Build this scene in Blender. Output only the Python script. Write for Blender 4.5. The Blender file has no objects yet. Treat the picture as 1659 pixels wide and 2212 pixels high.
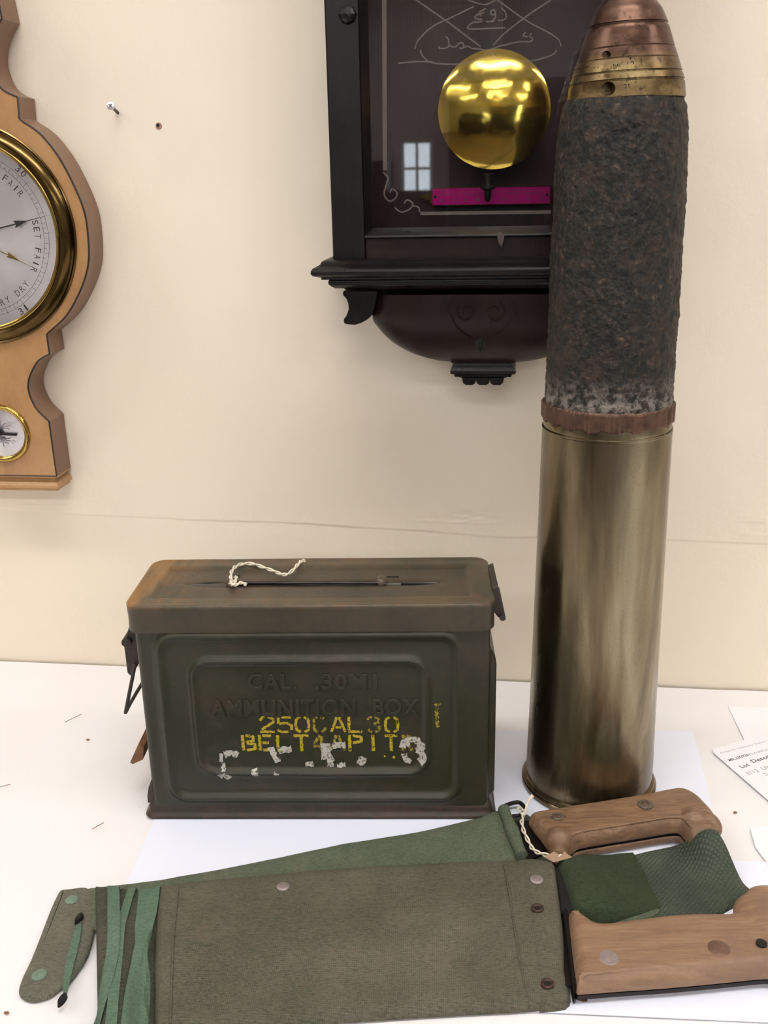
import bpy, bmesh, math, random
import numpy as np
from mathutils import Vector, Matrix, noise
from mathutils.bvhtree import BVHTree
random.seed(7)
SC = bpy.context.scene
COL = SC.collection
R_ = math.radians

# ------------------------------------------------------------------ camera
FPX = 2150.0; PITCH = R_(18.6); ROLL = R_(1.2); CAM_H = 0.481     # metres above the table top
Fv = Vector((0, math.cos(PITCH), -math.sin(PITCH)))
R0 = Vector((1, 0, 0)); U0 = Vector((0, math.sin(PITCH), math.cos(PITCH)))
Rv = math.cos(ROLL)*R0 - math.sin(ROLL)*U0
Uv = math.cos(ROLL)*U0 + math.sin(ROLL)*R0
CAM = Vector((0, 0, CAM_H))
cd = bpy.data.cameras.new('camera'); cam = bpy.data.objects.new('camera', cd); COL.objects.link(cam)
cam.matrix_world = Matrix(((Rv.x, Uv.x, -Fv.x, 0), (Rv.y, Uv.y, -Fv.y, 0), (Rv.z, Uv.z, -Fv.z, CAM_H), (0, 0, 0, 1)))
cd.sensor_fit = 'VERTICAL'; cd.sensor_height = 24; cd.lens = 24*FPX/2212; cd.clip_start = 0.02; cd.clip_end = 60
cd.shift_x = 0.0
SC.camera = cam

# ------------------------------------------------------------------ world, exposure
w = bpy.data.worlds.new('world'); SC.world = w; w.use_nodes = True
w.node_tree.nodes['Background'].inputs[0].default_value = (0.80, 0.90, 1.0, 1)
w.node_tree.nodes['Background'].inputs[1].default_value = 7.0
SC.view_settings.view_transform = 'Standard'; SC.view_settings.look = 'None'
SC.view_settings.gamma = 1; SC.view_settings.use_curve_mapping = False
SC.view_settings.exposure = 0.0
TUBE = 27.0          # strength of the ceiling light diffusers
ROOM_D = 9.0; CEIL = 1.90; FLOOR = -0.74; S0, S1 = -3.6, 3.4

# ------------------------------------------------------------------ frames
YAW = math.atan2(-0.12592579, 0.99203966)
WALL = Matrix.Translation((0, 0.90866, 0)) @ Matrix.Rotation(YAW, 4, 'Z')      # x along the wall, -y into the room
def ray(px, py): return Fv + Rv*float((px-829.5)/FPX) - Uv*float((py-1106)/FPX)
def TP(px, py, z=0.0):                     # point on a horizontal plane
    z = float(z)
    d = ray(px, py); return CAM + d*((z-CAM_H)/d.z)
def plane_pt(px, py, Fm, d):               # point on the plane y=-d of a frame, as frame coords (x, z)
    inv = Fm.inverted(); o = inv @ CAM; q = inv.to_3x3() @ ray(px, py)
    t = (-d-o.y)/q.y; h = o+q*t; return h.x, h.z
def wl(px, py, d=0.0): return plane_pt(px, py, WALL, d)
_bl = TP(315, 1768); _br = TP(1072, 1768)
BYAW = math.atan2(_br.y-_bl.y, _br.x-_bl.x)
BOX = Matrix.Translation(_bl) @ Matrix.Rotation(BYAW, 4, 'Z')
def bx(px, py, y=0.0): return plane_pt(px, py, BOX, -y)
WORLD = Matrix.Identity(4)

# ------------------------------------------------------------------ object helpers
FR = {}
def thing(name, label, cat, loc, frame=WORLD, group=None):
    o = bpy.data.objects.new(name, None); COL.objects.link(o)
    o.empty_display_size = 0.02
    m = frame @ Matrix.Translation(loc); o.matrix_world = m
    o['label'] = label; o['category'] = cat
    if group: o['group'] = group
    FR[o] = (m, frame); return o
def obj(name, geo, mat, parent=None, frame=None, smooth=40, label=None):
    v, f = geo
    if parent is not None:
        m, fr = FR[parent]; frame = frame or fr
        A = m.inverted() @ frame
    else:
        frame = frame or WORLD; m = Matrix.Identity(4); A = frame
    me = bpy.data.meshes.new(name)
    me.from_pydata([A @ Vector(p) for p in v], [], f)
    me.validate()
    bm = bmesh.new(); bm.from_mesh(me)
    bmesh.ops.recalc_face_normals(bm, faces=bm.faces); bm.to_mesh(me); bm.free()
    if smooth is not None:
        for p in me.polygons: p.use_smooth = True
        me.set_sharp_from_angle(angle=R_(smooth))
    if mat: me.materials.append(mat)
    o = bpy.data.objects.new(name, me); COL.objects.link(o)
    if parent is not None: o.parent = parent
    FR[o] = (m, frame)
    if label: o['label'] = label
    return o
def recentre(o):                               # move a part's origin to the middle of its mesh
    vs = [p.co.copy() for p in o.data.vertices]
    c = Vector([(min(v[k] for v in vs)+max(v[k] for v in vs))/2 for k in range(3)])
    o.data.transform(Matrix.Translation(-c)); o.location = c; return o
def solo(name, geo, mat, label, cat, frame=None, group=None, smooth=40, kind=None):
    o = obj(name, geo, mat, None, frame, smooth)
    # put the origin at the base centre of the thing
    c = Vector((0, 0, 0)); zs = 1e9
    for p in o.data.vertices: c += p.co; zs = min(zs, p.co.z)
    c /= len(o.data.vertices); c.z = zs
    o.data.transform(Matrix.Translation(-c)); o.location = c
    FR[o] = (Matrix.Translation(c), WORLD)
    if kind: o['kind'] = kind
    if label: o['label'] = label
    if cat: o['category'] = cat
    if group: o['group'] = group
    return o
def struct(name, geo, mat, frame=None, smooth=None):
    o = obj(name, geo, mat, None, frame, smooth); o['kind'] = 'structure'; return o
def join(*gs):
    V, F_ = [], []
    for v, f in gs:
        n = len(V); V += [tuple(p) for p in v]; F_ += [tuple(i+n for i in q) for q in f]
    return V, F_
def xf(g, m): return [m @ Vector(p) for p in g[0]], g[1]
def rmod(o, kind, **k):
    md = o.modifiers.new(kind.lower(), kind)
    for a, b in k.items(): setattr(md, a, b)
    return md
def bake(o):
    dg = bpy.context.evaluated_depsgraph_get(); dg.update()
    me = bpy.data.meshes.new_from_object(o.evaluated_get(dg)); o.modifiers.clear(); old = o.data; o.data = me
    me.name = o.name; bpy.data.meshes.remove(old); return o
def bevel(o, w_=0.001, seg=2, ang=35):
    rmod(o, 'BEVEL', width=w_, segments=seg, limit_method='ANGLE', angle_limit=R_(ang)); return o

# ------------------------------------------------------------------ geometry
def box(x0, x1, y0, y1, z0, z1):
    v = [(x, y, z) for z in (z0, z1) for y in (y0, y1) for x in (x0, x1)]
    return v, [(0, 2, 3, 1), (4, 5, 7, 6), (0, 1, 5, 4), (2, 6, 7, 3), (0, 4, 6, 2), (1, 3, 7, 5)]
def lathe(prof, seg=64, c=(0, 0, 0)):
    v, f = [], []; n = len(prof)
    for i in range(seg):
        a = 2*math.pi*i/seg; ca, sa = math.cos(a), math.sin(a)
        for r, z in prof: v.append((c[0]+r*ca, c[1]+r*sa, c[2]+z))
    for i in range(seg):
        j = (i+1) % seg
        for k in range(n-1): f.append((i*n+k, j*n+k, j*n+k+1, i*n+k+1))
    if prof[0][0] > 1e-6: f.append(tuple(i*n for i in range(seg))[::-1])
    if prof[-1][0] > 1e-6: f.append(tuple(i*n+n-1 for i in range(seg)))
    return v, f
def ring_lathe(prof, seg=96, c=(0, 0, 0)):       # closed profile
    v, f = [], []; n = len(prof)
    for i in range(seg):
        a = 2*math.pi*i/seg
        for r, z in prof: v.append((c[0]+r*math.cos(a), c[1]+r*math.sin(a), c[2]+z))
    for i in range(seg):
        j = (i+1) % seg
        for k in range(n): f.append((i*n+k, j*n+k, j*n+(k+1) % n, i*n+(k+1) % n))
    return v, f
FACE = Matrix.Rotation(R_(90), 4, 'X')           # lathe z axis -> -y (towards the room)
def face_at(g, s, d, z): return xf(g, Matrix.Translation((s, -d, z)) @ FACE)
def crom(pts, n=8, closed=False):
    P = [Vector(p) for p in pts]; out = []
    m = len(P); rng = range(m) if closed else range(m-1)
    for i in rng:
        a = P[(i-1) % m] if (closed or i > 0) else P[0]*2-P[1]
        b = P[i]; c = P[(i+1) % m]
        d = P[(i+2) % m] if (closed or i+2 < m) else P[-1]*2-P[-2]
        for k in range(n):
            t = k/n
            out.append(0.5*((2*b)+(c-a)*t+(2*a-5*b+4*c-d)*t*t+(3*b-a-3*c+d)*t**3))
    if not closed: out.append(P[-1])
    return out
def tube(pts, r, seg=8, closed=False, rf=None):
    P = [Vector(p) for p in pts]; n = len(P); v, f = [], []
    up = None
    for i in range(n):
        a = P[(i-1) % n] if (closed or i > 0) else P[0]; b = P[(i+1) % n] if (closed or i < n-1) else P[-1]
        t = (b-a).normalized() if (b-a).length > 1e-9 else Vector((1, 0, 0))
        if up is None: up = Vector((0, 0, 1)) if abs(t.z) < .9 else Vector((1, 0, 0))
        x = t.cross(up).normalized(); up = x.cross(t).normalized()
        rr = r if rf is None else rf(i/(n-1))*r
        for k in range(seg):
            q = 2*math.pi*k/seg; v.append(P[i]+(x*math.cos(q)+up*math.sin(q))*rr)
    for i in range(n if closed else n-1):
        j = (i+1) % n
        for k in range(seg): f.append((i*seg+k, i*seg+(k+1) % seg, j*seg+(k+1) % seg, j*seg+k))
    if not closed:
        f.append(tuple(range(seg))[::-1]); f.append(tuple((n-1)*seg+k for k in range(seg)))
    return v, f
def twine(pts, r, turns, off, ph0=0, n=10):      # two plies twisted round a path
    C = crom(pts, n); g = []
    for s in (0, math.pi):
        q = []
        for i, p in enumerate(C):
            a = ph0+s+turns*2*math.pi*i/len(C)
            b = C[min(i+1, len(C)-1)]-C[max(i-1, 0)]; b.normalize()
            x = b.cross(Vector((0, 0.3, 1))).normalized(); y = x.cross(b)
            q.append(p+(x*math.cos(a)+y*math.sin(a))*off)
        g.append(tube(q, r, 6))
    return join(*g)
def ribbon(pts, wd, th=0.0006, n=6, twist=None):   # flat tape; pts xyz, width horizontal across the path
    C = crom(pts, n); v, f = [], []
    m = len(C)
    for i, p in enumerate(C):
        b = C[min(i+1, m-1)]-C[max(i-1, 0)]; b.normalize()
        x = b.cross(Vector((0, 0, 1))).normalized(); ww = wd(i/(m-1)) if callable(wd) else wd
        u = x.cross(b)
        if twist: a = twist(i/(m-1)); x, u = x*math.cos(a)+u*math.sin(a), u*math.cos(a)-x*math.sin(a)
        for k in range(5):
            tt = (k-2)/2; v.append(p+x*tt*ww/2+u*th*(1-0.6*tt*tt))
        for k in range(5):
            tt = (2-k)/2; v.append(p+x*tt*ww/2)
    for i in range(m-1):
        for k in range(10): f.append((i*10+k, i*10+(k+1) % 10, (i+1)*10+(k+1) % 10, (i+1)*10+k))
    f.append(tuple(range(10))[::-1]); f.append(tuple((m-1)*10+k for k in range(10)))
    return v, f
def prism(out, a, b, axis='y'):                  # outline list of 2D; extrude along axis between a and b
    n = len(out)
    mk = (lambda p, t: (p[0], t, p[1])) if axis == 'y' else (lambda p, t: (p[0], p[1], t))
    v = [mk(p, a) for p in out]+[mk(p, b) for p in out]
    f = [tuple(range(n)), tuple(range(2*n-1, n-1, -1))]
    for i in range(n): j = (i+1) % n; f.append((i, i+n, j+n, j))
    return v, f
def inset(out, d):
    n = len(out); r = []
    area = sum(out[i][0]*out[(i+1) % n][1]-out[(i+1) % n][0]*out[i][1] for i in range(n))
    s = 1 if area > 0 else -1
    for i in range(n):
        p0, p1, p2 = Vector(out[i-1][:2]), Vector(out[i][:2]), Vector(out[(i+1) % n][:2])
        a = (p1-p0).normalized(); b = (p2-p1).normalized()
        nn = Vector((-(a.y+b.y), a.x+b.x))*s
        l = nn.length
        nn = nn/l if l > 1e-6 else Vector((-a.y, a.x))*s
        k = max(0.5, nn.dot(Vector((-a.y, a.x))*s))
        r.append((p1+nn*d/k)[:])
    return r
def puff(out, layers):                           # stacked insets of an outline in the xy plane; layers (inset, z)
    n = len(out); v = []; f = []
    for ins, z in layers:
        o = inset(out, ins) if abs(ins) > 1e-9 else [tuple(p[:2]) for p in out]
        v += [(p[0], p[1], z) for p in o]
    for k in range(len(layers)-1):
        for i in range(n): j = (i+1) % n; f.append((k*n+i, k*n+j, (k+1)*n+j, (k+1)*n+i))
    f.append(tuple(range(n))[::-1]); f.append(tuple((len(layers)-1)*n+i for i in range(n)))
    return v, f
def coons(top, bot, nu, nv, zf, base=None, open_right=False):
    """closed cushion over a 4 sided patch. top/bot: xy polylines (same direction); sides run straight
    zf(u, v, x, y, edge) -> height of the top; base(u, v) -> height of the underside"""
    def rs(pl, n):
        P = [Vector(p[:2]) for p in pl]; L = [0]
        for i in range(1, len(P)): L.append(L[-1]+(P[i]-P[i-1]).length)
        out = []
        for k in range(n+1):
            t = L[-1]*k/n; i = 1
            while i < len(P)-1 and L[i] < t: i += 1
            s = (t-L[i-1])/max(1e-9, L[i]-L[i-1]); out.append(P[i-1].lerp(P[i], min(1, max(0, s))))
        return out
    A, B = rs(top, nu), rs(bot, nu)
    v, f = [], []; W = nv+1
    for i in range(nu+1):
        for j in range(nv+1):
            # denser at the edges
            s = 0.5-0.5*math.cos(math.pi*j/nv); s = 0.6*s+0.4*j/nv
            p = A[i].lerp(B[i], s); l = (A[i]-B[i]).length
            du = (p-A[0].lerp(B[0], s)).length
            if not open_right: du = min(du, (p-A[-1].lerp(B[-1], s)).length)
            e = min(s*l, (1-s)*l, du)
            v.append((p.x, p.y, zf(i/nu, s, p.x, p.y, e)))
    N = len(v)
    for i in range(nu+1):
        for j in range(nv+1):
            s = 0.5-0.5*math.cos(math.pi*j/nv); s = 0.6*s+0.4*j/nv
            q = v[i*W+j]; v.append((q[0], q[1], min(base(i/nu, s) if base else 0.0002, q[2]-0.0001)))
    for i in range(nu):
        for j in range(nv):
            a = i*W+j; f.append((a, a+W, a+W+1, a+1)); f.append((N+a, N+a+1, N+a+W+1, N+a+W))
    for i in range(nu):
        for j in (0, nv): a = i*W+j; f.append((a, a+W, N+a+W, N+a))
    for j in range(nv):
        for i in (0, nu): a = i*W+j; f.append((a, a+1, N+a+1, N+a))
    return v, f
def text_geo(s, size, ext=0.0004, spacing=1.0, bold=0.0, bev=0.0):
    c = bpy.data.curves.new('t', 'FONT'); c.body = s; c.size = size; c.extrude = ext; c.space_character = spacing
    c.offset = bold; c.bevel_depth = bev; c.align_x = 'CENTER'; c.align_y = 'CENTER'; c.resolution_u = 3
    o = bpy.data.objects.new('t', c); COL.objects.link(o)
    dg = bpy.context.evaluated_depsgraph_get(); dg.update()
    me = bpy.data.meshes.new_from_object(o.evaluated_get(dg))
    g = [tuple(p.co) for p in me.vertices], [tuple(p.vertices) for p in me.polygons]
    bpy.data.objects.remove(o); bpy.data.curves.remove(c); bpy.data.meshes.remove(me)
    return g
def fitx(g, x0, x1, y0, y1):                     # scale xy bounds to a rectangle
    xs = [p[0] for p in g[0]]; ys = [p[1] for p in g[0]]
    a, b, c, d = min(xs), max(xs), min(ys), max(ys)
    return [(x0+(p[0]-a)/(b-a)*(x1-x0), y0+(p[1]-c)/(d-c)*(y1-y0), p[2]) for p in g[0]], g[1]
def nz(x, y, z, s=1.0): return noise.noise(Vector((x*s, y*s, z*s)))
def sstep(a, b, x):
    t = min(1, max(0, (x-a)/(b-a))); return t*t*(3-2*t)

# ------------------------------------------------------------------ materials
def rgb(r, g, b):
    f = lambda c: (c/255/12.92) if c/255 <= 0.04045 else ((c/255+0.055)/1.055)**2.4
    return (f(r), f(g), f(b), 1)
class NT:
    def __init__(s, name):
        s.m = bpy.data.materials.new(name); s.m.use_nodes = True; s.t = s.m.node_tree; s.n = s.t.nodes
        s.b = s.n['Principled BSDF']; s.tc = s.n.new('ShaderNodeTexCoord')
    def L(s, a, b): s.t.links.new(a, b)
    def mapping(s, sc=(1, 1, 1), rot=(0, 0, 0)):
        m = s.n.new('ShaderNodeMapping'); m.inputs['Scale'].default_value = sc; m.inputs['Rotation'].default_value = rot
        s.L(s.tc.outputs['Object'], m.inputs[0]); return m.outputs[0]
    def noise(s, scale, detail=4, rough=0.55, vec=None, dist=0.0):
        t = s.n.new('ShaderNodeTexNoise'); t.inputs['Scale'].default_value = scale; t.inputs['Detail'].default_value = detail
        t.inputs['Roughness'].default_value = rough; t.inputs['Distortion'].default_value = dist
        s.L(vec if vec is not None else s.tc.outputs['Object'], t.inputs['Vector']); return t.outputs[0]
    def wave(s, scale, vec, dist=0.5, dscale=1.0, direction='X'):
        t = s.n.new('ShaderNodeTexWave'); t.bands_direction = direction; t.inputs['Scale'].default_value = scale
        t.inputs['Distortion'].default_value = dist; t.inputs['Detail Scale'].default_value = dscale
        s.L(vec, t.inputs['Vector']); return t.outputs['Fac']
    def vor(s, scale, feat='F1', vec=None):
        t = s.n.new('ShaderNodeTexVoronoi'); t.feature = feat; t.inputs['Scale'].default_value = scale
        s.L(vec if vec is not None else s.tc.outputs['Object'], t.inputs['Vector']); return t.outputs['Distance']
    def ramp(s, fac, stops):
        r = s.n.new('ShaderNodeValToRGB'); e = r.color_ramp.elements
        while len(e) < len(stops): e.new(0.5)
        for i, (p, c) in enumerate(stops):
            e[i].position = p; e[i].color = c if len(c) == 4 else (*c, 1)
        s.L(fac, r.inputs[0]); return r.outputs[0]
    def fr(s, fac, a, b, lo=0.0, hi=1.0):
        m = s.n.new('ShaderNodeMapRange'); m.inputs[1].default_value = a; m.inputs[2].default_value = b
        m.inputs[3].default_value = lo; m.inputs[4].default_value = hi; s.L(fac, m.inputs[0]); return m.outputs[0]
    def mix(s, fac, a, b, mode='MIX'):
        m = s.n.new('ShaderNodeMix'); m.data_type = 'RGBA'; m.blend_type = mode
        for k, x in ((0, fac), (6, a), (7, b)):
            if isinstance(x, (int, float)): m.inputs[k].default_value = x
            elif isinstance(x, tuple): m.inputs[k].default_value = x
            else: s.L(x, m.inputs[k])
        return m.outputs[2]
    def math(s, op, a, b=0.0):
        m = s.n.new('ShaderNodeMath'); m.operation = op
        for k, x in ((0, a), (1, b)):
            if isinstance(x, (int, float)): m.inputs[k].default_value = x
            else: s.L(x, m.inputs[k])
        return m.outputs[0]
    def set(s, key, x):
        if isinstance(x, (int, float, tuple)): s.b.inputs[key].default_value = x
        else: s.L(x, s.b.inputs[key])
    def bump(s, h, dist=0.001, strength=1.0, prev=None):
        b = s.n.new('ShaderNodeBump'); b.inputs['Distance'].default_value = dist; b.inputs['Strength'].default_value = strength
        s.L(h, b.inputs['Height'])
        if prev is not None: s.L(prev, b.inputs['Normal'])
        s.L(b.outputs[0], s.b.inputs['Normal']); return b.outputs[0]
    def sep(s, axis, vec=None):
        x = s.n.new('ShaderNodeSeparateXYZ'); s.L(vec if vec is not None else s.tc.outputs['Object'], x.inputs[0]); return x.outputs[axis]
def plain(name, c, rough=0.5, metal=0.0, var=0.12, scale=60, bump=0.0, bscale=300, spec=None, coat=0.0):
    t = NT(name)
    n = t.noise(scale)
    lo = tuple(x*(1-var) for x in c[:3]); hi = tuple(min(1, x*(1+var)) for x in c[:3])
    t.set('Base Color', t.ramp(n, [(0.3, lo), (0.7, hi)])); t.set('Roughness', rough); t.set('Metallic', metal)
    if bump: t.bump(t.noise(bscale), bump)
    if spec is not None: t.set('Specular IOR Level', spec)
    if coat: t.set('Coat Weight', coat); t.set('Coat Roughness', 0.15)
    return t.m

def m_wall():
    t = NT('cream_wall_paint')
    big = t.noise(1.6, 3); fine = t.noise(420, 3); mid = t.noise(38, 4)
    c = t.ramp(big, [(0.35, rgb(234, 220, 198)), (0.7, rgb(237, 226, 207))])
    specks = t.noise(95, 2, 0.5)
    c = t.mix(t.math('MULTIPLY', t.fr(specks, 0.80, 0.84), 0.5), c, rgb(150, 130, 110))
    # faint cracks
    cr = t.vor(6.5, 'DISTANCE_TO_EDGE', t.mapping((1, 1, 1.3)))
    t.set('Base Color', c); t.set('Roughness', 0.7)
    b = t.bump(t.fr(mid, 0.3, 0.7), 0.0004, 0.7)
    b = t.bump(fine, 0.0002, 0.5, b)
    t.bump(t.noise(9, 5, 0.7), 0.0016, 0.6, b)
    return t.m
M_WALL = m_wall()
def m_cloth():
    t = NT('white_table_cover')
    s = t.noise(150, 2, 0.5)
    c = t.mix(t.fr(s, 0.76, 0.8), rgb(233, 231, 232), rgb(212, 200, 190))
    t.set('Base Color', c); t.set('Roughness', 0.75); b = t.bump(t.noise(900, 2), 0.0001, 0.5); t.bump(t.noise(25, 3), 0.0006, 0.5, b); return t.m
M_CLOTH = m_cloth()
M_PAPER = plain('white_paper', rgb(232, 236, 250), 0.6, 0, 0.01, 8, 0.00005, 400)
M_PAPER2 = plain('printed_paper', rgb(240, 238, 243), 0.6, 0, 0.01, 8, 0.00005, 400)
M_INK = plain('grey_ink', rgb(95, 90, 95), 0.7, 0, 0.2, 3000)
M_INK2 = plain('pale_ink', rgb(165, 160, 168), 0.7, 0, 0.1, 3000)
def m_wood_dark(name, a, b, rough=0.32):
    t = NT(name)
    g = t.noise(14, 5, 0.6, t.mapping((3, 3, 0.6)), 0.6)
    c = t.ramp(g, [(0.3, a), (0.75, b)])
    sp = t.noise(330, 2)
    c = t.mix(t.fr(sp, 0.7, 0.8, 0, 0.25), c, rgb(70, 55, 48))
    t.set('Base Color', c); t.set('Roughness', t.fr(t.noise(30), 0.3, 0.7, rough-0.05, rough+0.12))
    t.bump(t.noise(120, 4, 0.6, t.mapping((6, 6, 0.5))), 0.00025, 0.6); t.set('Specular IOR Level', 0.32); return t.m
M_EBON = m_wood_dark('ebonised_wood', rgb(12, 9, 10), rgb(24, 18, 18), 0.30)
M_MAHOG = m_wood_dark('dark_mahogany', rgb(22, 11, 10), rgb(40, 22, 19), 0.36)
M_BACKB = m_wood_dark('clock_back_board', rgb(30, 14, 15), rgb(50, 26, 26), 0.5)
def m_wood(name, stops, sc=(1, 1, 1), rot=(0, 0, 0), rough=0.4, gs=9.0, blotch=None, coat=0.0):
    t = NT(name); v = t.mapping(sc, rot)
    g = t.noise(gs, 6, 0.6, v, 1.2); f_ = t.noise(gs*14, 3, 0.6, v)
    c = t.ramp(t.math('ADD', t.math('MULTIPLY', g, 0.75), t.math('MULTIPLY', f_, 0.25)), stops)
    if blotch: c = t.mix(t.fr(t.noise(28, 4, 0.65), 0.52, 0.68), c, blotch)
    t.set('Base Color', c); t.set('Roughness', rough); t.bump(f_, 0.0002, 0.4)
    if coat: t.set('Coat Weight', coat); t.set('Coat Roughness', 0.12)
    return t.m
M_SATIN = m_wood('satinwood_veneer', [(0.3, rgb(148, 108, 68)), (0.5, rgb(172, 130, 86)), (0.72, rgb(186, 148, 102))], (1.4, 2, 0.7), rough=0.32, coat=0.3)
M_SATIN2 = m_wood('satinwood_edge', [(0.3, rgb(116, 86, 66)), (0.7, rgb(138, 106, 82))], (1, 1, 0.8), rough=0.4)
M_LINE = plain('black_stringing', rgb(38, 28, 24), 0.5)
M_BRASS = plain('polished_brass', rgb(186, 156, 84), 0.16, 1.0, 0.1, 40)
M_BRASS_OLD = plain('antique_brass', rgb(92, 74, 44), 0.2, 1.0, 0.3, 60)
def m_bob():
    t = NT('lacquered_pendulum_brass')
    t.set('Base Color', t.ramp(t.noise(18, 3), [(0.3, rgb(204, 174, 66)), (0.7, rgb(224, 196, 96))]))
    t.set('Metallic', 1.0); t.set('Roughness', 0.10); t.bump(t.noise(40, 2), 0.0010, 0.45); return t.m
M_BOB = m_bob()
M_PLATE = plain('scale_plate_brass', rgb(172.5, 13.52, 110), 0.35, 0.8, 0.08, 80)
M_STEEL = plain('dark_steel', rgb(62, 58, 56), 0.35, 0.9, 0.2, 80)
M_BLACK = plain('black_void', rgb(12, 10, 9), 0.8)
M_ZINC = plain('zinc_screw', rgb(225, 225, 228), 0.3, 0.75, 0.05, 200)
def m_dial():
    t = NT('silvered_dial'); 
    t.set('Base Color', t.ramp(t.noise(30, 2), [(0.3, rgb(222, 217, 220)), (0.7, rgb(236, 232, 234))])); t.set('Metallic', 0.7)
    t.set('Roughness', 0.26); t.set('Anisotropic', 0.85)
    tg = t.n.new('ShaderNodeTangent'); tg.direction_type = 'RADIAL'; tg.axis = 'Y'; t.L(tg.outputs[0], t.b.inputs['Tangent'])
    return t.m
M_DIAL = m_dial()
M_DIALINK = plain('black_dial_ink', rgb(40, 36, 40), 0.6, 0, 0.1, 500)
def m_glass(name='window_glass', tint=(1, 1, 1, 1)):
    m = bpy.data.materials.new(name); m.use_nodes = True; n = m.node_tree.nodes; l = m.node_tree.links; n.clear()
    o = n.new('ShaderNodeOutputMaterial'); mx = n.new('ShaderNodeMixShader'); tr = n.new('ShaderNodeBsdfTransparent'); g = n.new('ShaderNodeBsdfGlossy')
    g.inputs['Roughness'].default_value = 0.02; tr.inputs[0].default_value = tint
    ge = n.new('ShaderNodeNewGeometry'); dp = n.new('ShaderNodeVectorMath'); dp.operation = 'DOT_PRODUCT'
    l.new(ge.outputs['Normal'], dp.inputs[0]); l.new(ge.outputs['Incoming'], dp.inputs[1])
    def mt(op, a, b=None):
        q = n.new('ShaderNodeMath'); q.operation = op
        for k, x in ((0, a), (1, b)):
            if x is None: continue
            if isinstance(x, (int, float)): q.inputs[k].default_value = x
            else: l.new(x, q.inputs[k])
        return q.outputs[0]
    c = mt('ABSOLUTE', dp.outputs['Value']); f = mt('POWER', mt('SUBTRACT', 1.0, c), 5.0)
    f = mt('ADD', mt('MULTIPLY', f, 0.94), 0.055)      # reflectance of a glass surface
    l.new(f, mx.inputs[0]); l.new(tr.outputs[0], mx.inputs[1]); l.new(g.outputs[0], mx.inputs[2]); l.new(mx.outputs[0], o.inputs[0]); return m
M_GLASS = m_glass()
def m_etch():
    t = NT('etched_glass_frosting'); t.set('Base Color', rgb(150, 138, 132)); t.set('Roughness', 0.9); t.set('Alpha', 0.30); return t.m
M_ETCH = m_etch()
def m_case():
    t = NT('tarnished_brass_case')
    v = t.mapping((1, 1, 0.16)); a = t.noise(22, 4, 0.55, v, 0.8); b = t.noise(13, 4, 0.6, t.mapping((1, 1, 0.35)), 1.2); f_ = t.noise(700, 2)
    c = t.ramp(a, [(0.32, rgb(80, 70, 54)), (0.5, rgb(118, 107, 84)), (0.66, rgb(156, 147, 122))])
    c = t.mix(t.fr(b, 0.5, 0.72, 0, 0.7), c, rgb(88, 79, 70))
    c = t.mix(t.fr(f_, 0.55, 0.75, 0, 0.25), c, rgb(82, 66, 40))
    # patchy darker brown towards the foot
    z = t.sep(2); c = t.mix(t.math('MULTIPLY', t.fr(z, 0.09, 0.0), t.fr(t.noise(35, 4), 0.35, 0.65, 0.1, 0.75)), c, rgb(92, 70, 38))
    t.set('Base Color', c); t.set('Metallic', 0.92); t.set('Roughness', t.fr(b, 0.35, 0.7, 0.20, 0.40))
    t.bump(t.noise(20, 3, 0.5, t.mapping((1, 1, 0.3))), 0.004, 0.5); return t.m
M_CASE = m_case()
def m_rust():
    t = NT('pitted_rusty_iron')
    a = t.noise(330, 6, 0.72); b = t.noise(60, 5, 0.65); s = t.vor(420); k = t.noise(140, 5, 0.7)
    mixn = t.math('ADD', t.math('MULTIPLY', a, 0.55), t.math('MULTIPLY', k, 0.45))
    c = t.ramp(mixn, [(0.38, rgb(8, 10, 9)), (0.48, rgb(28, 30, 27)), (0.55, rgb(48, 42, 36)), (0.61, rgb(84, 66, 54)), (0.70, rgb(128, 120, 112))])
    c = t.mix(t.fr(b, 0.52, 0.68, 0, 0.5), c, rgb(70, 50, 40))
    z = t.sep(2)
    pale = t.math('MULTIPLY', t.fr(z, 0.348, 0.327), t.fr(t.noise(170, 5, 0.7), 0.44, 0.58))
    c = t.mix(pale, c, rgb(128, 120, 114))
    t.set('Base Color', c); t.set('Roughness', t.fr(a, 0.3, 0.7, 0.36, 0.7)); t.set('Metallic', 0.1); t.set('Specular IOR Level', 0.35)
    n1 = t.bump(mixn, 0.0020, 0.9); t.bump(s, 0.0008, 0.7, n1); return t.m
M_RUST = m_rust()
M_COPPER = plain('dull_copper_band', rgb(92, 68, 56), 0.42, 0.6, 0.4, 120, 0.0008, 150)
def m_fuse():
    t = NT('worn_fuse_brass')
    a = t.noise(45, 5, 0.6, t.mapping((1, 1, 2))); z = t.sep(2)
    red = t.ramp(a, [(0.3, rgb(68, 48, 40)), (0.55, rgb(94, 70, 58)), (0.75, rgb(116, 94, 76))])
    yel = t.ramp(a, [(0.3, rgb(70, 56, 38)), (0.5, rgb(108, 90, 60)), (0.72, rgb(150, 132, 94))])
    c = t.mix(t.fr(z, 0.553, 0.545), red, yel)
    c = t.mix(t.math('MULTIPLY', t.fr(t.noise(240, 4), 0.58, 0.66), 0.7), c, rgb(48, 36, 26))
    t.set('Base Color', c); t.set('Metallic', 0.85); t.set('Roughness', t.fr(a, 0.3, 0.7, 0.28, 0.45)); t.bump(t.noise(120, 3), 0.0006, 0.6); return t.m
M_FUSE = m_fuse()
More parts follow.
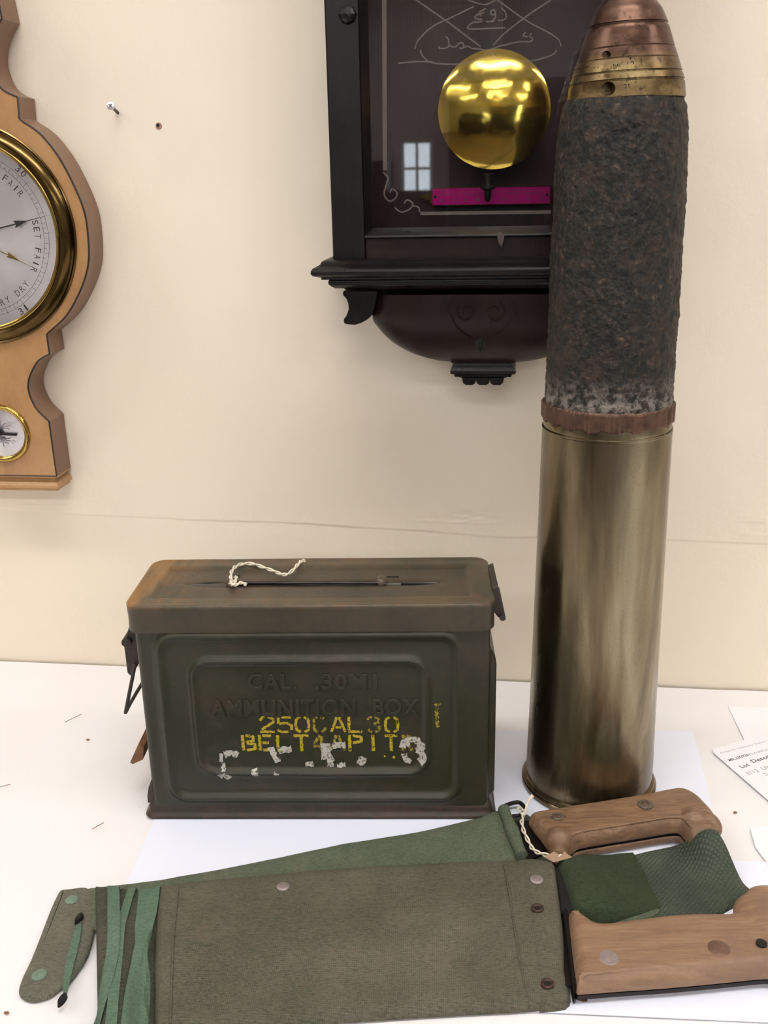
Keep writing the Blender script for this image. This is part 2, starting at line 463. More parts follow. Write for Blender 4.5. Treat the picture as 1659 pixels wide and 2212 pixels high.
def m_paint(name, base, rust, edge=0.45, lid=False):
    t = NT(name)
    a = t.noise(24, 6, 0.65); b = t.noise(190, 5, 0.7); c0 = t.noise(9, 3)
    c = t.ramp(c0, [(0.3, tuple(x*0.85 for x in base[:3])), (0.7, tuple(x*1.2 for x in base[:3]))])
    k = t.math('ADD', t.math('MULTIPLY', a, 0.6), t.math('MULTIPLY', b, 0.4))
    c = t.mix(t.fr(k, edge, edge+0.16, 0, 0.7), c, rust)
    c = t.mix(t.fr(t.noise(260, 3), 0.64, 0.72, 0, 0.5), c, rgb(74, 52, 42))
    if lid:
        c = t.mix(t.fr(t.noise(60, 5, 0.7), 0.55, 0.66, 0, 0.6), c, rgb(96, 66, 46))
        x = t.sep(0); z = t.sep(2)
        orange = t.math('MULTIPLY', t.fr(x, -0.086, -0.106), t.fr(t.noise(30, 4, 0.6, t.mapping((1.4, .35, 1))), 0.38, 0.60))
        orange = t.math('MULTIPLY', orange, t.fr(z, 0.180, 0.1825))
        c = t.mix(t.math('MULTIPLY', orange, 0.9), c, rgb(146, 104, 54))
        c = t.mix(t.fr(z, 0.1845, 0.1815, 0, 0.65), c, rgb(50, 46, 36))
    t.set('Base Color', c); t.set('Roughness', t.fr(b, 0.3, 0.7, 0.28, 0.5)); t.set('Specular IOR Level', 0.4)
    t.bump(b, 0.0003, 0.7); return t.m
M_BODY = m_paint('olive_green_paint', rgb(45, 46, 32), rgb(66, 54, 42), 0.49)
M_LID = m_paint('rusted_olive_lid_paint', rgb(66, 64, 50), rgb(104, 82, 62), 0.41, True)
M_BSTEEL = plain('brown_rusty_steel', rgb(54, 46, 40), 0.5, 0.2, 0.3, 90, 0.0003, 300)
M_RIM = m_paint('rusty_rim_paint', rgb(44, 42, 32), rgb(74, 52, 42), 0.44)
M_RUSTTAB = plain('orange_rust', rgb(128, 88, 56), 0.7, 0.1, 0.25, 120, 0.0003, 300)
def m_worn(name, c, lo, hi, sc=420, vary=0.2, rough=0.6):
    t = NT(name); n = t.noise(sc, 4, 0.65)
    t.set('Base Color', t.ramp(t.noise(150, 3), [(0.3, tuple(x*(1-vary) for x in c[:3])), (0.7, c)]))
    t.set('Alpha', t.fr(n, lo, hi)); t.set('Roughness', rough); return t.m
M_YEL = m_worn('worn_yellow_stencil_paint', rgb(184, 162, 34), 0.36, 0.44)
M_YEL2 = m_worn('flaked_yellow_stencil_paint', rgb(156, 142, 44), 0.38, 0.52)
M_WHITE = m_worn('flaked_white_paint', rgb(190, 187, 176), 0.36, 0.46, 520)
def m_canvas(name, a, b, c3, sc=1500, rot=0.0, bump=0.0003, patch=rgb(100, 92, 80), pk=0.5):
    t = NT(name)
    v = t.mapping((1, 1, 1), (0, 0, rot))
    w1 = t.wave(sc/6.3, v, 0.8, 1, 'X'); w2 = t.wave(sc/6.3, v, 0.8, 1, 'Y')
    wv = t.math('MULTIPLY', w1, w2)
    n = t.noise(20, 6, 0.65); m2 = t.noise(700, 3, 0.6); m3 = t.noise(320, 3, 0.6, t.mapping((1, 3.5, 1), (0, 0, rot)))
    c = t.ramp(n, [(0.3, a), (0.52, b), (0.72, c3)])
    c = t.mix(t.fr(m2, 0.45, 0.65, 0, 0.55), c, patch)
    c = t.mix(t.fr(m3, 0.55, 0.35, 0, 0.5), c, tuple(x*0.45 for x in a[:3])+(1,))
    c = t.mix(t.fr(t.noise(34, 5, 0.7), 0.56, 0.72, 0, pk), c, patch)
    c = t.mix(t.fr(wv, 0, 0.6, 0.3, 0), c, rgb(24, 30, 22))
    t.set('Base Color', c); t.set('Roughness', 0.9); t.set('Specular IOR Level', 0.2)
    q = t.bump(wv, bump, 0.8); q = t.bump(m2, 0.0003, 0.6, q); t.bump(t.noise(50, 4), 0.0016, 0.6, q); return t.m
M_CANV = m_canvas('faded_olive_canvas', rgb(84, 86, 70), rgb(98, 97, 82), rgb(114, 108, 94), rot=0.05, patch=rgb(118, 107, 94))
M_CANV_D = m_canvas('dark_frayed_canvas', rgb(62, 68, 55), rgb(78, 82, 68), rgb(96, 92, 78), rot=0.3, patch=rgb(104, 97, 82))
M_CANVG = m_canvas('green_canvas', rgb(86, 100, 80), rgb(100, 112, 92), rgb(118, 120, 100), rot=0.15, patch=rgb(124, 118, 100), pk=0.5)
M_TIP = m_canvas('grey_green_canvas', rgb(100, 104, 90), rgb(116, 116, 102), rgb(132, 126, 112), rot=0.3, patch=rgb(130, 118, 104), pk=0.6)
M_WEB = m_canvas('dark_green_webbing', rgb(50, 62, 42), rgb(60, 74, 50), rgb(74, 84, 62), 2600, 0.25, patch=rgb(76, 82, 66), pk=0.2)
def m_coarse():
    t = NT('coarse_green_webbing'); v = t.mapping((1, 1, 1), (0, 0, 0.75))
    w1 = t.wave(115, v, 0.6, 1, 'X'); w2 = t.wave(115, v, 0.6, 1, 'Y'); wv = t.math('MULTIPLY', w1, w2)
    n = t.noise(30, 4)
    c = t.ramp(n, [(0.35, rgb(60, 72, 58)), (0.6, rgb(78, 88, 74)), (0.75, rgb(98, 98, 88))])
    c = t.mix(t.fr(wv, 0, 0.5, 0.5, 0), c, rgb(34, 42, 32))
    c = t.mix(t.fr(wv, 0.55, 1.0, 0, 0.45), c, rgb(112, 124, 106))
    t.set('Base Color', c); t.set('Roughness', 0.9); t.bump(wv, 0.0012, 1.0); return t.m
M_COARSE = m_coarse()
M_LACE = m_canvas('green_cotton_tape', rgb(100, 124, 106), rgb(108, 134, 114), rgb(120, 142, 124), 3200, 0.2, 0.0002, patch=rgb(100, 122, 98), pk=0.2)
M_HW1 = m_wood('worn_oak_grip', [(0.3, rgb(74, 55, 42)), (0.46, rgb(114, 86, 64)), (0.66, rgb(142, 112, 84))], (1.0, 9, 5), (0, 0, 0), 0.45, 34, rgb(112, 86, 68))
M_HW2 = m_wood('worn_beech_grip', [(0.3, rgb(112, 86, 66)), (0.5, rgb(134, 104, 80)), (0.68, rgb(152, 122, 96))], (1.0, 9, 5), (0, 0, 0), 0.5, 26, rgb(124, 96, 80))
M_RIVET = plain('dull_zinc_rivet', rgb(152, 140, 138), 0.5, 0.5, 0.15, 300, 0.0001, 700)
M_RIVETG = plain('green_painted_rivet', rgb(106, 126, 110), 0.6, 0.1, 0.15, 300)
M_RIVETC = plain('corroded_copper_rivet', rgb(102, 94, 82), 0.5, 0.5, 0.35, 400, 0.0003, 600)
M_EYE = plain('rusty_eyelet', rgb(76, 58, 50), 0.5, 0.6, 0.3, 500)
M_RIVB = plain('brown_rivet', rgb(112, 84, 72), 0.45, 0.4, 0.2, 400)
M_TWINE = plain('cream_cotton_string', rgb(222, 212, 192), 0.85, 0, 0.12, 500)
M_CARD = plain('brown_card_tag', rgb(160, 132, 108), 0.8, 0, 0.08, 100)
M_TANG = plain('black_tang_steel', rgb(34, 28, 28), 0.4, 0.6, 0.2, 100)
M_WALL2 = plain('pale_grey_wall_paint', rgb(186, 182, 178), 0.8, 0, 0.02, 4)
M_CEIL = plain('white_ceiling_paint', rgb(226, 222, 212), 0.9, 0, 0.02, 4)
M_FLOOR = plain('brown_floor_boards', rgb(96, 82, 70), 0.5, 0, 0.15, 6)
M_HOUSING = plain('white_enamel', rgb(230, 230, 228), 0.4)
def m_emit(c, s):
    t = NT('light_diffuser'); t.set('Base Color', (0.8, 0.8, 0.8, 1)); t.set('Emission Color', c); t.set('Emission Strength', s); return t.m
M_TUBE = m_emit((1.0, 0.975, 0.965, 1), TUBE)
#@@STRUCT
# ================================================================== room
def wall_panel(name, x0, x1, y, holes=()):
    """front wall along x at frame y with rectangular holes (x0,x1,z0,z1)"""
    xs = sorted({x0, x1, *[h[0] for h in holes], *[h[1] for h in holes]}); zs = sorted({FLOOR, CEIL, *[h[2] for h in holes], *[h[3] for h in holes]})
    gs = []
    for i in range(len(xs)-1):
        for j in range(len(zs)-1):
            cx, cz = (xs[i]+xs[i+1])/2, (zs[j]+zs[j+1])/2
            if any(h[0] < cx < h[1] and h[2] < cz < h[3] for h in holes): continue
            gs.append(box(xs[i], xs[i+1], y-0.15, y, zs[j], zs[j+1]))
    return struct(name, join(*gs), M_WALL2, WALL)
def back_wall():
    dx = [S0, -2, -1.2]+list(np.arange(-0.62, 0.60, 0.0045))+[1.0, 2.0, S1]
    cre = [(wl(x, y)) for x, y in ((-200, 1090), (0, 1097), (190, 1112), (330, 1118), (700, 1132), (1060, 1158), (1160, 1160), (1450, 1166), (1659, 1174), (1900, 1185))]
    cz0 = min(p[1] for p in cre)-0.006; cz1 = max(p[1] for p in cre)+0.006
    dz = [FLOOR, -0.2]+list(np.arange(-0.01, cz0, 0.004))+list(np.arange(cz0, cz1, 0.0009))+list(np.arange(cz1, 0.66, 0.005))+[0.8, 1.2, CEIL]
    xs_, zs_ = [p[0] for p in cre], [p[1] for p in cre]
    patches = []
    for (x, y, rx, ry) in ((990, 1110, 90, 35), (1640, 1130, 45, 32), (730, 1190, 8, 14), (90, 1085, 70, 12)):
        s, z = wl(x, y); patches.append((s, z, rx*0.0004, ry*0.0004))
    v = []
    for z in dz:
        for x in dx:
            cz = np.interp(x, xs_, zs_)+0.0009*nz(x, 0, 0, 14)+0.0004*nz(x, 3, 0, 60)
            d = z-cz
            h = 0.0009*sstep(-0.0012, 0.0006, d)*(0.7+0.6*abs(nz(x, 9, 0, 9)))
            h += 0.0009*nz(x, 0, z, 6)+0.0004*nz(x, 5, z, 22)
            for (ps, pz, a, b) in patches:
                q = math.exp(-((x-ps)/a)**4-((z-pz)/b)**4)
                if q > 0.02: h += q*(0.0012*max(0, 0.35-abs(nz(x*1.0, 7, z*2.5, 60)))*2+0.0006*nz(x, 1, z, 170))
            v.append((float(x), -float(h), float(z)))
    nx, nzz = len(dx), len(dz); f = []
    for j in range(nzz-1):
        for i in range(nx-1): a = j*nx+i; f.append((a, a+1, a+nx+1, a+nx))
    b0 = len(v); v += [(dx[0], 0.15, dz[0]), (dx[-1], 0.15, dz[0]), (dx[-1], 0.15, dz[-1]), (dx[0], 0.15, dz[-1])]
    f.append((b0, b0+3, b0+2, b0+1))
    return struct('wall_back', (v, f), M_WALL, WALL, 60)
back_wall()
wins = [(-0.90, -0.60, 0.30, 0.80), (1.9, 2.6, 0.2, 1.3)]
wall_panel('wall_front', S0, S1, -ROOM_D, wins)
struct('wall_left', box(S0-0.15, S0, -ROOM_D-0.15, 0.15, FLOOR, CEIL), M_WALL2, WALL)
struct('wall_right', box(S1, S1+0.15, -ROOM_D-0.15, 0.15, FLOOR, CEIL), M_WALL2, WALL)
struct('floor', box(S0-0.15, S1+0.15, -ROOM_D-0.15, 0.15, FLOOR-0.1, FLOOR), M_FLOOR, WALL)
struct('ceiling', box(S0-0.15, S1+0.15, -ROOM_D-0.15, 0.15, CEIL, CEIL+0.1), M_CEIL, WALL)
for k, (a, b, c, d) in enumerate(wins):
    wo = bpy.data.objects.new('window_%d' % (k+1), None); COL.objects.link(wo); wo['kind'] = 'structure'
    m = WALL @ Matrix.Translation(((a+b)/2, -ROOM_D-0.08, c)); wo.matrix_world = m; FR[wo] = (m, WALL)
    t_ = 0.03; y0, y1 = -ROOM_D-0.1, -ROOM_D-0.05
    fr_ = [box(a, b, y0, y1, c, c+t_), box(a, b, y0, y1, d-t_, d), box(a, a+t_, y0, y1, c, d), box(b-t_, b, y0, y1, c, d),
           box((a+b)/2-0.012, (a+b)/2+0.012, y0, y1, c, d), box(a, b, y0, y1, (c+d)/2-0.012, (c+d)/2+0.012)]
    obj('window_frame', join(*fr_), M_HOUSING, wo)
    for (p, q) in ((a+t_, (a+b)/2-0.012), ((a+b)/2+0.012, b-t_)):
        for (r, s) in ((c+t_, (c+d)/2-0.012), ((c+d)/2+0.012, d-t_)):
            obj('pane', box(p, q, -ROOM_D-0.077, -ROOM_D-0.073, r, s), M_GLASS, wo)
# ceiling lights
k = 0
for yy, nm in ((-0.75, 'nearest the back wall'), (-2.7, 'second from the back wall'), (-4.9, 'third from the back wall'), (-7.2, 'farthest from the back wall')):
    for xx, nx_ in ((-1.75, 'left'), (0.15, 'middle'), (2.05, 'right')):
        L_ = thing('ceiling_light', 'fluorescent ceiling light in the %s row, %s' % (nx_, nm), 'light', (xx, yy, CEIL), WALL, 'ceiling lights')
        obj('housing', box(xx-0.62, xx+0.62, yy-0.09, yy+0.09, CEIL-0.045, CEIL), M_HOUSING, L_)
        obj('diffuser', box(xx-0.60, xx+0.60, yy-0.07, yy+0.07, CEIL-0.075, CEIL-0.045), M_TUBE, L_)
# unseen cupboards added so the clock glass and brass mirror something dark
for (a, b, h, lab) in ((-2.9, -0.97, 0.62, 'tall dark cupboard left of the small window, added for dark reflections'), (-0.92, -0.48, 0.36, 'low dark cupboard under the small window, added for dark reflections'), (-0.42, 1.75, 1.25, 'tall dark cupboard between the two windows, added for dark reflections')):
    t_ = thing('cupboard', lab, 'cupboard', ((a+b)/2, -ROOM_D+0.3, FLOOR), WALL)
    obj('carcass', box(a, b, -ROOM_D+0.02, -ROOM_D+0.5, FLOOR+0.06, h), M_MAHOG, t_)
    obj('plinth', box(a+0.03, b-0.03, -ROOM_D+0.03, -ROOM_D+0.46, FLOOR, FLOOR+0.06), M_EBON, t_)
    for (p, q) in ((a+0.02, (a+b)/2-0.004), ((a+b)/2+0.004, b-0.02)):
        dr = obj('door', box(p, q, -ROOM_D+0.5, -ROOM_D+0.52, FLOOR+0.08, h-0.02), M_EBON, t_)

# ================================================================== table
tb = thing('table', 'trestle table hidden under the white cloth', 'table', (0.1, -0.45, FLOOR), WALL)
obj('tabletop', box(-1.2, 1.3, -0.93, -0.004, -0.032, -0.0026), M_SATIN2, tb)
for x in (-1.1, 1.2):
    for y in (-0.86, -0.08):
        obj('leg', box(x-0.02, x+0.02, y-0.02, y+0.02, FLOOR, -0.032), M_STEEL, tb)
def tablecloth():
    xs = np.concatenate([[-1.204, -1.2], np.arange(-1.15, 1.26, 0.02), [1.3, 1.304]]); ys = np.concatenate([np.arange(-0.93, -0.01, 0.012), [-0.0025]])
    v = []; f = []
    for y in ys:
        for x in xs:
            h = 0.00035*nz(x, y, 0, 9)+0.0002*nz(x, y, 4, 30)-0.0006
            v.append((float(x), float(y), float(min(h, -0.0001))))
    nx = len(xs)
    for j in range(len(ys)-1):
        for i in range(nx-1): a = j*nx+i; f.append((a, a+1, a+nx+1, a+nx))
    # front and side hang
    n0 = len(v)
    for r in range(1, 9):
        for i, x in enumerate(xs):
            v.append((float(x), -0.93-0.004-0.004*r/8+0.006*r/8*math.sin(x*21), -0.0006-0.035*r))
    for r in range(8):
        for i in range(nx-1):
            a = i if r == 0 else n0+(r-1)*nx+i; b = n0+r*nx+i
            f.append((a, b, b+1, a+1))
    return v, f
solo('tablecloth', tablecloth(), M_CLOTH, 'white cloth covering the table top under the box and the knives', 'tablecloth', WALL)

def sheet(name, pts, z, mat, label, th=0.0003, rest=None, curl=None, group=None):
    P = [TP(x, y, z) if isinstance(x, (int, float)) else x for x, y in pts]
    g = prism([(p.x, p.y) for p in P], z, z+th, 'z')
    return solo(name, g, mat, label, 'paper', group=group)
sheet('paper_sheet', [(402, 1572), (1495, 1580), (1513, 1640), (1545, 1780), (1600, 1960), (230, 2010), (330, 1775)], 0.0001, M_PAPER,
      'large plain white paper sheet lying under the green box and brass shell')
sheet('paper_sheet', [(1180, 1840), (1700, 1865), (1760, 2214), (1150, 2186), (700, 2168)], 0.0006, M_PAPER,
      'plain white paper sheet under the front knife grip')
sheet('paper_sheet', [(1573, 1527), (1740, 1531), (1800, 1640), (1611, 1606)], 0.0002, M_PAPER2,
      'blank white paper corner behind the printed lot sheet')
sheet('paper_sheet', [(1621, 1791), (1760, 1765), (1850, 1900), (1720, 1945), (1632, 1832)], 0.0008, M_PAPER2,
      'blank white paper corner at the right edge below the printed lot sheet')
# printed sheet
z_ = 0.0012
A = TP(1541, 1618, z_); B = TP(1659, 1583, z_); Cc = TP(1659, 1731, z_)
ex = (B-A).normalized(); dn = (Cc-TP(1541, 1626, z_)).normalized()
ey = Vector((-ex.y, ex.x, 0))
pl = [A, A+ex*0.21, A+ex*0.21+dn*0.26, A+dn*0.26, TP(1541, 1626, z_)]
pp = thing('printed_sheet', 'printed paper listing a lot description, its corner pointing at the brass shell', 'paper', tuple(A))
obj('paper', prism([(p.x, p.y) for p in pl], z_-0.0002, z_, 'z'), M_PAPER2, pp, smooth=None)
def ptext(s, p0, p1, h, mat, bold=0.0):
    """text with its lower left at pixel p0 and running to about p1 on the sheet"""
    a = TP(*p0, z_); b = TP(*p1, z_); d = (b-a); L_ = d.length; d.normalize(); n_ = Vector((-d.y, d.x, 0))
    g = text_geo(s, 1.0, 0.0, 1.0, bold); g = fitx(g, 0, L_, 0, h)
    g = [a+d*q[0]+n_*q[1]+Vector((0, 0, 0.00006)) for q in g[0]], g[1]
    return obj('printed_text', g, mat, pp, smooth=None)
ptext('Antiques: Inventory Report  MIL230926', (1558, 1629), (1700, 1592), 0.0028, M_INK2)
ptext('MIL230926', (1577, 1645), (1620, 1632), 0.0034, M_INK, 0.02)
ptext('(24/09/2023)', (1622, 1633), (1680, 1617), 0.0036, M_INK2)
ptext('Lot', (1604, 1660), (1621, 1654), 0.0046, M_INK, 0.02)
ptext('Description', (1630, 1650), (1700, 1628), 0.0058, M_INK, 0.02)
ptext('3112', (1617, 1675), (1641, 1667), 0.0044, M_INK2, 0.01)
ptext('Ultra', (1650, 1664), (1678, 1655), 0.0046, M_INK2, 0.01)
ptext('D', (1656, 1676), (1661, 1674), 0.004, M_INK2, 0.01)
# fibres and crumbs on the cloth
for (a, b, lab) in (((140, 1560), (176, 1543), 'thin brown fibre on the cloth left of the box latch'), ((199, 1791), (224, 1777), 'short reddish straw on the cloth left of the box foot'),
                    ((-12, 1703), (23, 1694), 'brown fibre on the cloth at the left edge'), ((20, 1770), (30, 1764), None)):
    if lab is None: continue
    p, q = TP(*a, 0.0009), TP(*b, 0.0009); m_ = p.lerp(q, 0.5)+Vector((0, -0.0006, 0.0004))
    solo('fibre', tube(crom([p, m_, q], 6), 0.00028, 5), M_RUSTTAB, lab, 'fibre')
for (x, y, lab) in ((190, 1598, 'dark crumb on the cloth left of the box'), (1588, 1755, 'small brown crumb right of the rear knife grip'), (14, 2188, 'brown crumb at the lower left corner of the table')):
    p = TP(x, y, 0.0006)
    g = xf(lathe([(0, -0.0006), (0.0009, -0.0003), (0.0011, 0.0003), (0.0005, 0.0008), (0, 0.0009)], 7), Matrix.Translation(p) @ Matrix.Scale(1.6, 4, (1, 0, 0)))
    solo('crumb', g, M_RUSTTAB, lab, 'crumb')
#@@SHELL
# ================================================================== artillery shell
SX, SY = 0.1655, 0.7145
sh = thing('artillery_shell', 'tall artillery round with brass case, rusty iron body and pointed brass fuse', 'shell', (SX, SY, 0))
c = (SX, SY, 0)
prof = [(0.048, 0.0008), (0.0535, 0.0008), (0.0548, 0.0018), (0.0548, 0.0045), (0.0540, 0.0054), (0.0532, 0.0056), (0.0530, 0.0066), (0.0534, 0.0072), (0.0528, 0.0086), (0.0512, 0.0092), (0.0508, 0.0105),
        (0.0512, 0.014), (0.0511, 0.03), (0.0503, 0.06), (0.0497, 0.10), (0.0492, 0.13), (0.0486, 0.18), (0.0480, 0.22), (0.0475, 0.26), (0.0471, 0.295), (0.0470, 0.3025), (0.0473, 0.3030), (0.0473, 0.3042), (0.0468, 0.3046), (0.0462, 0.3044), (0.0460, 0.29)]
def dense(pr, st=0.004):
    o = [pr[0]]
    for a, b in zip(pr, pr[1:]):
        L_ = math.hypot(b[0]-a[0], b[1]-a[1]); n = max(1, int(L_/st))
        for k in range(1, n+1): o.append((a[0]+(b[0]-a[0])*k/n, a[1]+(b[1]-a[1])*k/n))
    return o
g = lathe(dense(prof, 0.005), 128, c)
g = [(c[0]+(p[0]-c[0])*(1+0.0022*nz(p[0], p[1], p[2]*0.35, 22)), c[1]+(p[1]-c[1])*(1+0.0022*nz(p[0], p[1], p[2]*0.35, 22)), p[2]) for p in g[0]], g[1]
obj('cartridge_case', g, M_CASE, sh, smooth=30, label='brass cartridge case with a rimmed foot')
obj('case_base', lathe([(0.0, 0.0), (0.050, 0.0), (0.052, 0.001), (0.0, 0.001)], 64, c), M_CASE, sh)
# driving band: hammered copper with a ragged lower edge
v, f = [], []; ns = 360
rows = [0, .08, .2, .4, .6, .8, .93, 1.0]
for k, t_ in enumerate(rows):
    for i in range(ns):
        a = 2*math.pi*i/ns
        zl = 0.3105-0.0022*abs(math.sin(a*9.0+1.0))**2-0.0008*nz(math.cos(a), math.sin(a), 0, 5)
        zu = 0.3235+0.0007*nz(math.cos(a), math.sin(a), 3, 6)
        z = zl+(zu-zl)*t_
        r = 0.0472+0.0010*nz(math.cos(a)*9, math.sin(a)*9, z*12)+0.0011*nz(math.cos(a)*26, math.sin(a)*26, 0)
        if t_ in (0, 1.0): r -= 0.0011
        v.append((c[0]+r*math.cos(a), c[1]+r*math.sin(a), z))
for k in range(len(rows)-1):
    for i in range(ns): j = (i+1) % ns; f.append((k*ns+i, k*ns+j, (k+1)*ns+j, (k+1)*ns+i))
obj('driving_band', (v, f), M_COPPER, sh, smooth=50, label='copper driving band with ragged lower edge')
obj('projectile_foot', lathe([(0.0455, 0.295), (0.0462, 0.3045), (0.0464, 0.308), (0.0455, 0.312)], 96, c), M_CASE, sh)
# iron body
pr = [(0.0440, 0.306), (0.0458, 0.3235), (0.0461, 0.3265), (0.0455, 0.330), (0.0453, 0.345), (0.0450, 0.38), (0.0449, 0.41), (0.0447, 0.44), (0.0443, 0.465), (0.0437, 0.485), (0.0430, 0.502), (0.0418, 0.5145), (0.0402, 0.522), (0.0380, 0.5266), (0.0350, 0.528), (0.02, 0.528), (0.0, 0.528)]
g = lathe(dense(pr, 0.0011), 300, c)
vv = []
for p in g[0]:
    x, y, z = p[0]-c[0], p[1]-c[1], p[2]; r = math.hypot(x, y)
    if r < 0.03: vv.append(p); continue
    a = 0.0006*nz(x, y, z, 90)+0.0009*nz(x, y, z, 300)+0.0006*nz(x, y, z, 30)
    # weld like scar below the fuse
    q = math.exp(-(((x+0.004)/0.010)**2+((z-0.512)/0.011)**2)) if y < 0 else 0
    a += q*0.0016*nz(x, y, z, 330)+q*0.0006*math.sin(math.hypot(x+0.002+0.003*nz(x, y, z, 120), z-0.512)*1100)
    k = (r+a)/r; vv.append((c[0]+x*k, c[1]+y*k, z))
obj('iron_body', (vv, g[1]), M_RUST, sh, smooth=60, label='pitted dark rusty iron projectile body')
# fuse, slightly tilted on the body
FT = Matrix.Translation((SX+0.0012, SY, 0.5265)) @ Matrix.Rotation(R_(-1.6), 4, 'Y')
fp = [(0.030, -0.0006), (0.0380, -0.0006), (0.0386, 0.0002), (0.0381, 0.0035), (0.0374, 0.0093), (0.0366, 0.0097), (0.0366, 0.0104), (0.0372, 0.0108), (0.0358, 0.0145), (0.0350, 0.0148), (0.0350, 0.0154), (0.0355, 0.0158),
      (0.0330, 0.0228), (0.0325, 0.0231), (0.0325, 0.0235), (0.0327, 0.0238), (0.0305, 0.0298), (0.0300, 0.0301), (0.0300, 0.0305), (0.0302, 0.0308), (0.0262, 0.0428), (0.0250, 0.0440), (0.0250, 0.0447), (0.0256, 0.0451), (0.0215, 0.0535), (0.0165, 0.0600), (0.0115, 0.0645), (0.0078, 0.0665), (0.0074, 0.0673), (0.0, 0.0676)]
fo = obj('fuse_cap', xf(lathe(dense(fp, 0.002), 128), FT), M_FUSE, sh, smooth=28, label='conical brass and copper fuse cap with ring grooves')
def drill(o, cutters):
    tmp = []
    for g in cutters:
        q = obj('tmp', g, None, o, frame=None, smooth=None)
        q.data.transform(Matrix.Identity(4)); tmp.append(q)
        m = o.modifiers.new('b', 'BOOLEAN'); m.operation = 'DIFFERENCE'; m.object = q; m.solver = 'EXACT'
    bake(o)
    for q in tmp: bpy.data.objects.remove(q)
    for p in o.data.polygons: p.use_smooth = True
    o.data.set_sharp_from_angle(angle=R_(28))
def hole_at(px, py, z, r, depth=0.012):
    # camera ray meets the fuse near radius rr
    d = ray(px, py); t = (z-CAM_H)/d.z if abs(d.z) > 1e-6 else 1
    # solve on the cylinder axis plane then push out to the surface
    hx = plane_pt(px, py, Matrix.Translation((SX, SY, 0)), 0.034)[0]; hz = plane_pt(px, py, Matrix.Translation((SX, SY, 0)), 0.034)[1]
    m = Matrix.Translation((SX+hx, SY-0.05, hz)) @ Matrix.Rotation(R_(-90), 4, 'X')
    return xf(lathe([(0.0, 0.0), (r, 0.0), (r, 0.05-0.034+depth), (0.0, 0.05-0.034+depth)], 24), m)
drill(fo, [hole_at(1315, 191, 0.53, 0.0041), hole_at(1316, 115, 0.55, 0.0025)])
# stamped characters on the fuse
for (s_, px, py, h, ww) in (('11', 1331, 143, 0.0032, 0.0026), ('12', 1362, 139, 0.0034, 0.0042), ('1', 1362, 128, 0.0026, 0.001), ('5', 1279, 143, 0.003, 0.002), ('16', 1296, 146, 0.0026, 0.003), ('S', 1266, 144, 0.003, 0.002), ('25', 1352, 188, 0.003, 0.004)):
    hx, hz = plane_pt(px, py, Matrix.Translation((SX, SY, 0)), 0.0335)
    rr = float(np.interp(hz-0.5265, [0, 0.0093, 0.0145, 0.0228, 0.0298], [0.0386, 0.0374, 0.0358, 0.0330, 0.0305]))+0.00008
    g = fitx(text_geo(s_, 1, 0), hx-ww/2, hx+ww/2, hz-h/2, hz+h/2)
    g = [(SX+p[0], SY-math.sqrt(max(1e-6, rr**2-(p[0]-0.0012)**2)), p[1]) for p in g[0]], g[1]
    obj('stamped_mark', g, M_BLACK, sh, smooth=None)
#@@AMMO
# ================================================================== ammunition box
am = thing('ammunition_box', 'dark green steel ammunition box with yellow stencilling and rusty lid', 'box', (0.139, 0.045, 0), BOX)
X0, X1, DY = 0.0064, 0.2722, 0.090
def rrect_loop(x0, x1, y0, y1, r, nf, ns_, nb, nc=8):
    """front left -> front right (dense), right side, back, left side"""
    P = []
    def arc(cx, cy, a0):
        for k in range(nc): a = a0+math.pi/2*(k/nc); P.append((cx+r*math.cos(a), cy+r*math.sin(a)))
    def seg(a, b, n):
        for k in range(n): P.append((a[0]+(b[0]-a[0])*k/n, a[1]+(b[1]-a[1])*k/n))
    seg((x0+r, y0), (x1-r, y0), nf); arc(x1-r, y0+r, -math.pi/2)
    seg((x1, y0+r), (x1, y1-r), ns_); arc(x1-r, y1-r, 0)
    seg((x1-r, y1), (x0+r, y1), nb); arc(x0+r, y1-r, math.pi/2)
    seg((x0, y1-r), (x0, y0+r), ns_); arc(x0+r, y0+r, math.pi)
    return P
def sdrr(x, z, x0, x1, z0, z1, r):
    qx = abs(x-(x0+x1)/2)-(x1-x0)/2+r; qz = abs(z-(z0+z1)/2)-(z1-z0)/2+r
    return math.hypot(max(qx, 0), max(qz, 0))+min(max(qx, qz), 0)-r
ra = (*[bx(356, 1550)[0], bx(990, 1550)[0]], bx(660, 1724)[1], bx(660, 1372)[1])
rb = (*[bx(424, 1550)[0], bx(922, 1550)[0]], bx(660, 1668)[1], bx(660, 1427)[1])
def front_h(x, z):
    h = 0
    for (a, b, c_, d, hh, w_) in ((*ra, 0.0040, 0.0034), (*rb, 0.0038, 0.0028)):
        s = sdrr(x, z, a, b, c_, d, 0.014)
        h += hh*math.exp(-(s/w_)**2)+ (0.0005 if s < 0 else 0)*sstep(0, 0.004, -s)
    h += 0.0005*nz(x, 0, z, 14)+0.00015*nz(x, 0, z, 60)
    return h
loop = rrect_loop(X0, X1, 0.0015, DY, 0.0045, 300, 70, 100)
zrows = [0.0105, 0.0112]+list(np.arange(0.0125, 0.1665, 0.00125))
v, f = [], []; NL = len(loop)
